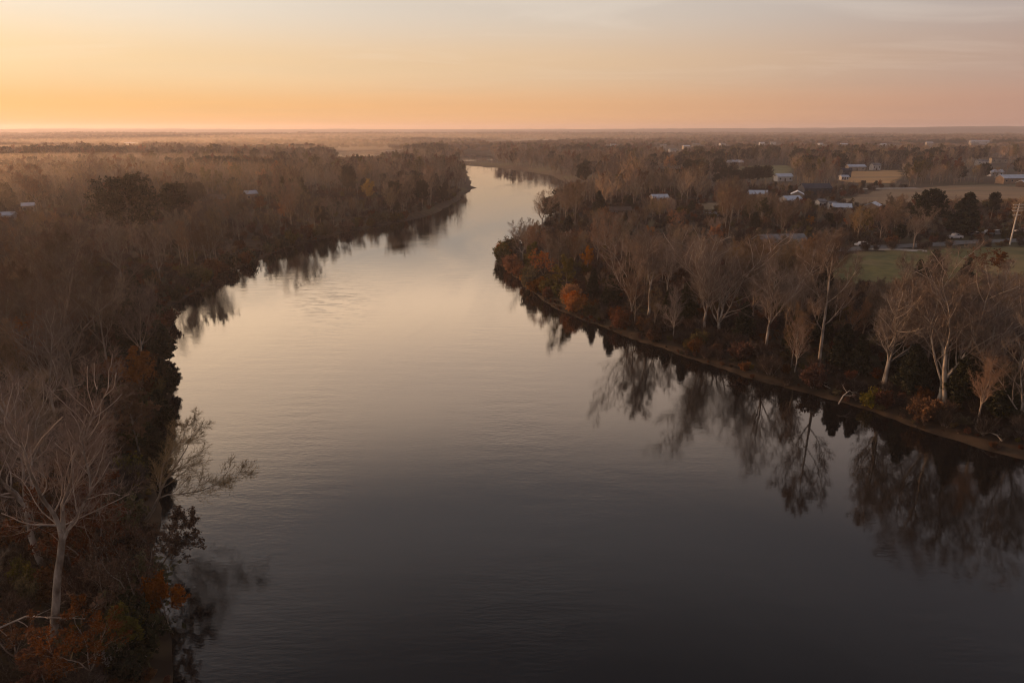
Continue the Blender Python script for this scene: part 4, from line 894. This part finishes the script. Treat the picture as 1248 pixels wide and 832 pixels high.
# mid ring: everything of the near grid that is not an individual, 170..480 m
i = stuffpts; Xs, Ys, Ds, Hs = X[i], Y[i], D[i], hts[i]
r1 = rw.random(len(i)); ki = np.where(Ds < 330, rw.integers(0, 6, len(i)), rw.integers(6, 12, len(i)))
ki = np.where(r1 < .05, 12+rw.integers(0, 2, len(i)), ki); ki = np.where((r1 > .985), 15, ki); ki = np.where((r1 > .975) & (r1 < .978), 14, ki)
ki = np.where((r1 > .05) & (r1 < .05+.07*(Xs < 0)+.02), EV0+rw.integers(0, 3, len(i)), ki)
PX.append(Xs); PY.append(Ys); PI_.append(ki); PS.append(Hs/hs_[ki]*np.where(ki >= 12, .8, 1))
def ring(d0, d1, sp, lo, hi, wmax=.95):
    x, y = gridpts(-d1*.75, d1*.75, d0*.6, d1, sp); d = np.hypot(x, y); m_ = (d >= d0) & (d < d1) & (np.abs(x)/y < wmax); x, y, d = x[m_], y[m_], d[m_]
    s = water_sd(x, y); ok = free(x, y, s, 3 if d0 < 1000 else 12)
    if d0 > 470:
        op = fbm(x/180, y/330, 91, 3); ok &= (op < .30) | (s < 40) | (d < 620)
    x, y, d, s = x[ok], y[ok], d[ok], s[ok]; h_ = 10.5+4.5*rw.random(len(x))+4.0*fbm(x/120, y/120, 67, 2); h_ = cap_heights(x, y, h_*np.minimum(1, .7+s/50)); k = h_ > 2.5; return x[k], y[k], d[k], h_[k]
x, y, d, h_ = ring(480, 1150, 8.0, 0, 0); r1 = rw.random(len(x)); ki = rw.integers(6, 12, len(x)); pn = fbm(x/120, y/120, 93, 2)
ki = np.where(r1 < .10, 12+rw.integers(0, 2, len(x)), ki); ki = np.where((r1 > .97) | ((pn > .38) & (r1 > .5)), 15, ki); ki = np.where((r1 > .10) & (r1 < .102), 14, ki)
PX.append(x); PY.append(y); PI_.append(ki); PS.append(h_/hs_[ki]*1.08)
x, y, d, h_ = ring(1150, 4200, 21.0, 0, 0); pn = fbm(x/260, y/260, 95, 3); ki = ci0+rw.integers(0, 4, len(x)); ki = np.where(pn > .34, ci0+4, ki)
PX.append(x); PY.append(y); PI_.append(ki); PS.append(h_/14*(1+.15*(d > 2200)))
PX, PY, PI_, PS = map(np.concatenate, (PX, PY, PI_, PS)); PZ = height(PX, PY)-.1
print('far wood instances', len(PX), 'near', cnt)
scatter('distant_woods', protos, np.stack([PX, PY, PZ], 1), PI_, PS, rw.random(len(PX))*6.28, 'grey-brown leafless woods filling the distance on both sides of the river')
# undergrowth
up = [joined(f'under{k}', f'shrub{s}') for k, s in enumerate((3, 4, 1, 0, 7))]
xs, ys = gridpts(-200, 200, 22, 200, 2.5); m_ = (np.abs(xs)/ys < 1.1); xs, ys = xs[m_], ys[m_]; x2, y2 = gridpts(-420, 420, 200, 460, 5.2); m_ = np.abs(x2)/y2 < .85; x3, y3 = gridpts(-80, 0, 18, 85, 1.7); xs = np.concatenate([xs, x3]); ys = np.concatenate([ys, y3]); xs = np.concatenate([xs, x2[m_]]); ys = np.concatenate([ys, y2[m_]])
s = water_sd(xs, ys); ok = free(xs, ys, s, 3.2, -.6, use_keep=False); ok &= ~((s < 3.6) & (xs > 10)); xs, ys, s = xs[ok], ys[ok], s[ok]; r1 = rw.random(len(xs)); ki = np.select([r1 < .40, r1 < .70, r1 < .88, r1 < .95], [0, 1, 2, 3], 4)
sz = np.clip(.45+.55*rw.random(len(xs))+.3*fbm(xs/14, ys/14, 99, 2), .3, 1.4)*np.where(ys > 200, 1.35, 1)
scatter('undergrowth', up, np.stack([xs, ys, height(xs, ys, s)], 1), ki, sz, rw.random(len(xs))*6.28, 'brown and russet brush covering the forest floor')
print('undergrowth', len(xs))
# leaf drifts, sticks and dead grass along the muddy rim
xb, yb = gridpts(-100, 110, 25, 260, .75); s3 = water_sd(xb, yb); k = (s3 > .35) & (s3 < 4.2) & (np.abs(xb)/yb < .9) & (rw.random(len(xb)) < .16+.5*(fbm(xb/4, yb/4, 71, 2) > .05)); xb, yb, s3 = xb[k], yb[k], s3[k]
scatter('bank_litter', up, np.stack([xb, yb, height(xb, yb, s3)+.02], 1), np.select([rw.random(len(xb)) < .3, rw.random(len(xb)) < .5], [0, 2], rw.integers(0, 4, len(xb))), .10+.26*rw.random(len(xb)), rw.random(len(xb))*6.28, 'dead grass, sticks and leaf drifts along the muddy rim of both banks')

# low mist lying in the hollows of the left woods, plus an added near veil
def mist(cx, cy, rx, ry, rz, z, dens, rot, label):
    m = bpy.data.materials.new('mist_air'); m.use_nodes = True; nt = m.node_tree; nt.nodes.clear()
    o_ = nt.nodes.new('ShaderNodeOutputMaterial'); v = nt.nodes.new('ShaderNodeVolumePrincipled')
    v.inputs['Color'].default_value = (.95,.82,.66,1); v.inputs['Density'].default_value = dens; v.inputs['Anisotropy'].default_value = .55; nt.links.new(v.outputs[0], o_.inputs['Volume'])  # orange of the low sun tinted into the colour; the mist itself is white
    nu, nv = 40, 14; V = []; 
    for i in range(nv+1):
        ph = -PI/2+PI*i/nv
        for j in range(nu):
            th = 2*PI*j/nu; w_ = 1+.18*math.sin(3*th+cx)+.1*math.sin(5*th+cy)
            V.append((rx*w_*math.cos(ph)*math.cos(th), ry*w_*math.cos(ph)*math.sin(th), rz*math.sin(ph)))
    F = [(i*nu+j, i*nu+(j+1) % nu, (i+1)*nu+(j+1) % nu, (i+1)*nu+j) for i in range(nv) for j in range(nu)]
    tag(link('mist', MB().add(V, F, 0, True).mesh('mist', [m]), None, (cx, cy, z), rot), label, kind='stuff')
mist(-400, 620, 260, 70, 11, 9, 1.3e-3, .25, 'low mist in the woods at the far left')
mist(-520, 900, 360, 100, 12, 10, 1.2e-3, .1, 'second bank of low mist at the far left')
mist(-560, 1350, 520, 150, 13, 12, .9e-3, -.05, 'long bank of mist beneath the left skyline')
mist(-300, 2100, 800, 220, 14, 14, .7e-3, .05, 'faint far bank of mist')
mist(-250, 330, 150, 100, 17, 12, 5e-4, .3, 'thin volume added for the orange lens veil over the near left woods')  # not a mist bank: volume added to imitate the lens veil's orange glow


# ------------------------------------------------------------------ camera, light, sky
cam = bpy.data.cameras.new('camera'); co = bpy.data.objects.new('camera', cam); COL.objects.link(co)
cam.sensor_width = 36; cam.lens = 24*1.0; cam.clip_start = .5; cam.clip_end = 60000
co.location = (0, 0, H); co.rotation_euler = (PI/2-PITCH, 0, 0); sc.camera = co

sun = bpy.data.lights.new('sun', 'SUN'); sun.energy = 5.0; sun.angle = R_(3); sun.color = (1, .50, .22)
so = bpy.data.objects.new('sun', sun); COL.objects.link(so); so.rotation_euler = (-sunv).to_track_quat('-Z', 'Y').to_euler()

w = bpy.data.worlds.new('World'); sc.world = w; w.use_nodes = True
nt = w.node_tree; N, L = nt.nodes, nt.links; N.clear()
out = N.new('ShaderNodeOutputWorld')
sky = N.new('ShaderNodeTexSky'); sky.sky_type = 'NISHITA'; sky.sun_disc = False; sky.sun_elevation = SUN_EL; sky.sun_rotation = SUN_AZ
sky.air_density = 1.0; sky.dust_density = 3.0; sky.ozone_density = 1.0
tc = N.new('ShaderNodeTexCoord'); sep = N.new('ShaderNodeSeparateXYZ'); L.new(tc.outputs['Generated'], sep.inputs[0])
def math_(op, a, b=None, clamp=False):
    q = N.new('ShaderNodeMath'); q.operation = op; q.use_clamp = clamp
    for k, v in ((0, a), (1, b)):
        if v is None: continue
        if isinstance(v, (int, float)): q.inputs[k].default_value = v
        else: L.new(v, q.inputs[k])
    return q.outputs['Value']
zz = math_('MAXIMUM', sep.outputs['Z'], 0.0)
def ramp(fac, stops):
    r = N.new('ShaderNodeValToRGB'); e = r.color_ramp.elements
    while len(e) < len(stops): e.new(.5)
    for q, (p, c) in zip(e, stops): q.position = p; q.color = (*c, 1)
    r.color_ramp.interpolation = 'B_SPLINE' if False else 'EASE'
    L.new(fac, r.inputs['Fac']); return r.outputs['Color']
def s2l(*c): return tuple(((v/255+.055)/1.055)**2.4 if v/255 > .04045 else v/255/12.92 for v in c)
zf = math_('POWER', zz, .5)                       # more room for the low sky: z=.026->.16, .16->.4, .34->.58, .7->.84
K_ = 3.2
def q_(*c): return tuple(v/K_ for v in s2l(*c))
def k_(*c): return tuple(v/K_ for v in c)
WARM = [(0, q_(249,180,104)), (.16, q_(252,196,122)), (.28, q_(253,219,170)), (.40, q_(251,238,218)), (.50, k_(3.1,2.2,1.4)), (.60, k_(2.7,1.95,1.33)), (.72, k_(.60,.52,.49)), (.84, k_(.115,.115,.13)), (1, k_(.36,.35,.40))]
MID  = [(0, q_(241,176,120)), (.16, q_(243,186,130)), (.28, q_(237,202,162)), (.40, q_(222,208,192)), (.50, k_(2.5,1.8,1.22)), (.60, k_(1.9,1.42,1.08)), (.72, k_(.46,.42,.42)), (.84, k_(.095,.098,.115)), (1, k_(.34,.33,.38))]
COOL = [(0, q_(188,142,126)), (.16, q_(192,149,131)), (.28, q_(186,158,145)), (.40, q_(182,170,166)), (.50, k_(.75,.60,.55)), (.60, k_(.50,.42,.42)), (.72, k_(.20,.195,.22)), (.84, k_(.062,.068,.085)), (1, k_(.32,.32,.38))]
hl = math_('SQRT', math_('ADD', math_('MULTIPLY', sep.outputs['X'], sep.outputs['X']), math_('MULTIPLY', sep.outputs['Y'], sep.outputs['Y'])))
ca = math_('DIVIDE', math_('ADD', math_('MULTIPLY', sep.outputs['X'], math.sin(SUN_AZ)), math_('MULTIPLY', sep.outputs['Y'], math.cos(SUN_AZ))), math_('MAXIMUM', hl, .001))
az = math_('ARCCOSINE', math_('MAXIMUM', math_('MINIMUM', ca, 1.0), -1.0))          # angle from the sun's bearing
def mrange(v, a, b, c=0.0, d=1.0):
    q = N.new('ShaderNodeMapRange'); q.interpolation_type = 'SMOOTHSTEP'; L.new(v, q.inputs['Value'])
    for k, x_ in zip(('From Min', 'From Max', 'To Min', 'To Max'), (a, b, c, d)): q.inputs[k].default_value = x_
    return q.outputs['Result']
def mixc(f, a, b, mode='MIX'):
    q = N.new('ShaderNodeMix'); q.data_type = 'RGBA'; q.blend_type = mode
    if isinstance(f, (int, float)): q.inputs[0].default_value = f
    else: L.new(f, q.inputs[0])
    for k, v in ((6, a), (7, b)):
        if isinstance(v, tuple): q.inputs[k].default_value = (*v, 1)
        else: L.new(v, q.inputs[k])
    return q.outputs[2]
c = mixc(mrange(az, R_(12), R_(52)), ramp(zf, WARM), ramp(zf, MID))
c = mixc(mrange(az, R_(46), R_(96)), c, ramp(zf, COOL))
# thin high cloud, laid out on a flat ceiling far overhead
dv = N.new('ShaderNodeVectorMath'); dv.operation = 'DIVIDE'
cmb = N.new('ShaderNodeCombineXYZ'); zq = math_('ADD', zz, .05)
for k in range(3): L.new(zq, cmb.inputs[k])
L.new(tc.outputs['Generated'], dv.inputs[0]); L.new(cmb.outputs[0], dv.inputs[1])
mp = N.new('ShaderNodeMapping'); mp.inputs['Scale'].default_value = (.55, .9, 0); mp.inputs['Rotation'].default_value = (0,0,.5); L.new(dv.outputs[0], mp.inputs['Vector'])
cn = N.new('ShaderNodeTexNoise'); cn.inputs['Scale'].default_value = .9; cn.inputs['Detail'].default_value = 7; cn.inputs['Roughness'].default_value = .55; cn.inputs['Distortion'].default_value = .6; L.new(mp.outputs[0], cn.inputs['Vector'])
cf = math_('MULTIPLY', mrange(cn.outputs['Fac'], .5, .66), mrange(zz, .03, .12))
c = mixc(math_('MULTIPLY', cf, .16), c, q_(255,240,222))
cn2 = N.new('ShaderNodeTexNoise'); cn2.inputs['Scale'].default_value = .35; cn2.inputs['Detail'].default_value = 4; L.new(mp.outputs[0], cn2.inputs['Vector'])
c = mixc(math_('MULTIPLY', mrange(cn2.outputs['Fac'], .35, .65), .06), c, q_(130,122,128))
bg1 = N.new('ShaderNodeBackground'); L.new(c, bg1.inputs['Color']); bg1.inputs['Strength'].default_value = K_*.95
bg2 = N.new('ShaderNodeBackground'); L.new(sky.outputs[0], bg2.inputs['Color']); bg2.inputs['Strength'].default_value = .004
ad = N.new('ShaderNodeAddShader'); L.new(bg1.outputs[0], ad.inputs[0]); L.new(bg2.outputs[0], ad.inputs[1]); L.new(ad.outputs[0], out.inputs['Surface'])

if HAZE:
    m = bpy.data.materials.new('haze_air'); m.use_nodes = True; nt = m.node_tree; nt.nodes.clear()
    o_ = nt.nodes.new('ShaderNodeOutputMaterial'); v = nt.nodes.new('ShaderNodeVolumePrincipled')
    v.inputs['Color'].default_value = (.82,.79,.88,1); v.inputs['Density'].default_value = HAZE; v.inputs['Anisotropy'].default_value = .40
    nt.links.new(v.outputs[0], o_.inputs['Volume'])
    mb = MB().box((0, 0, 34), (15800, 15800, 80)); me = mb.mesh('haze', [m]); tag(link('haze', me), 'thin warm evening haze over the valley', kind='stuff')

cy = sc.cycles
cy.max_bounces = 6; cy.diffuse_bounces = 2; cy.glossy_bounces = 3; cy.transmission_bounces = 2; cy.volume_bounces = 1; cy.transparent_max_bounces = 8
cy.use_denoising = True
try: cy.denoiser = 'OPENIMAGEDENOISE'; cy.denoising_input_passes = 'RGB_ALBEDO_NORMAL'
except Exception: pass
cy.filter_width = 1.15; cy.use_fast_gi = False; cy.caustics_reflective = False; cy.caustics_refractive = False
vs = sc.view_settings; vs.view_transform = 'Standard'; vs.look = 'None'; vs.gamma = 1; vs.exposure = 0; vs.use_curve_mapping = False
sc.render.film_transparent = False
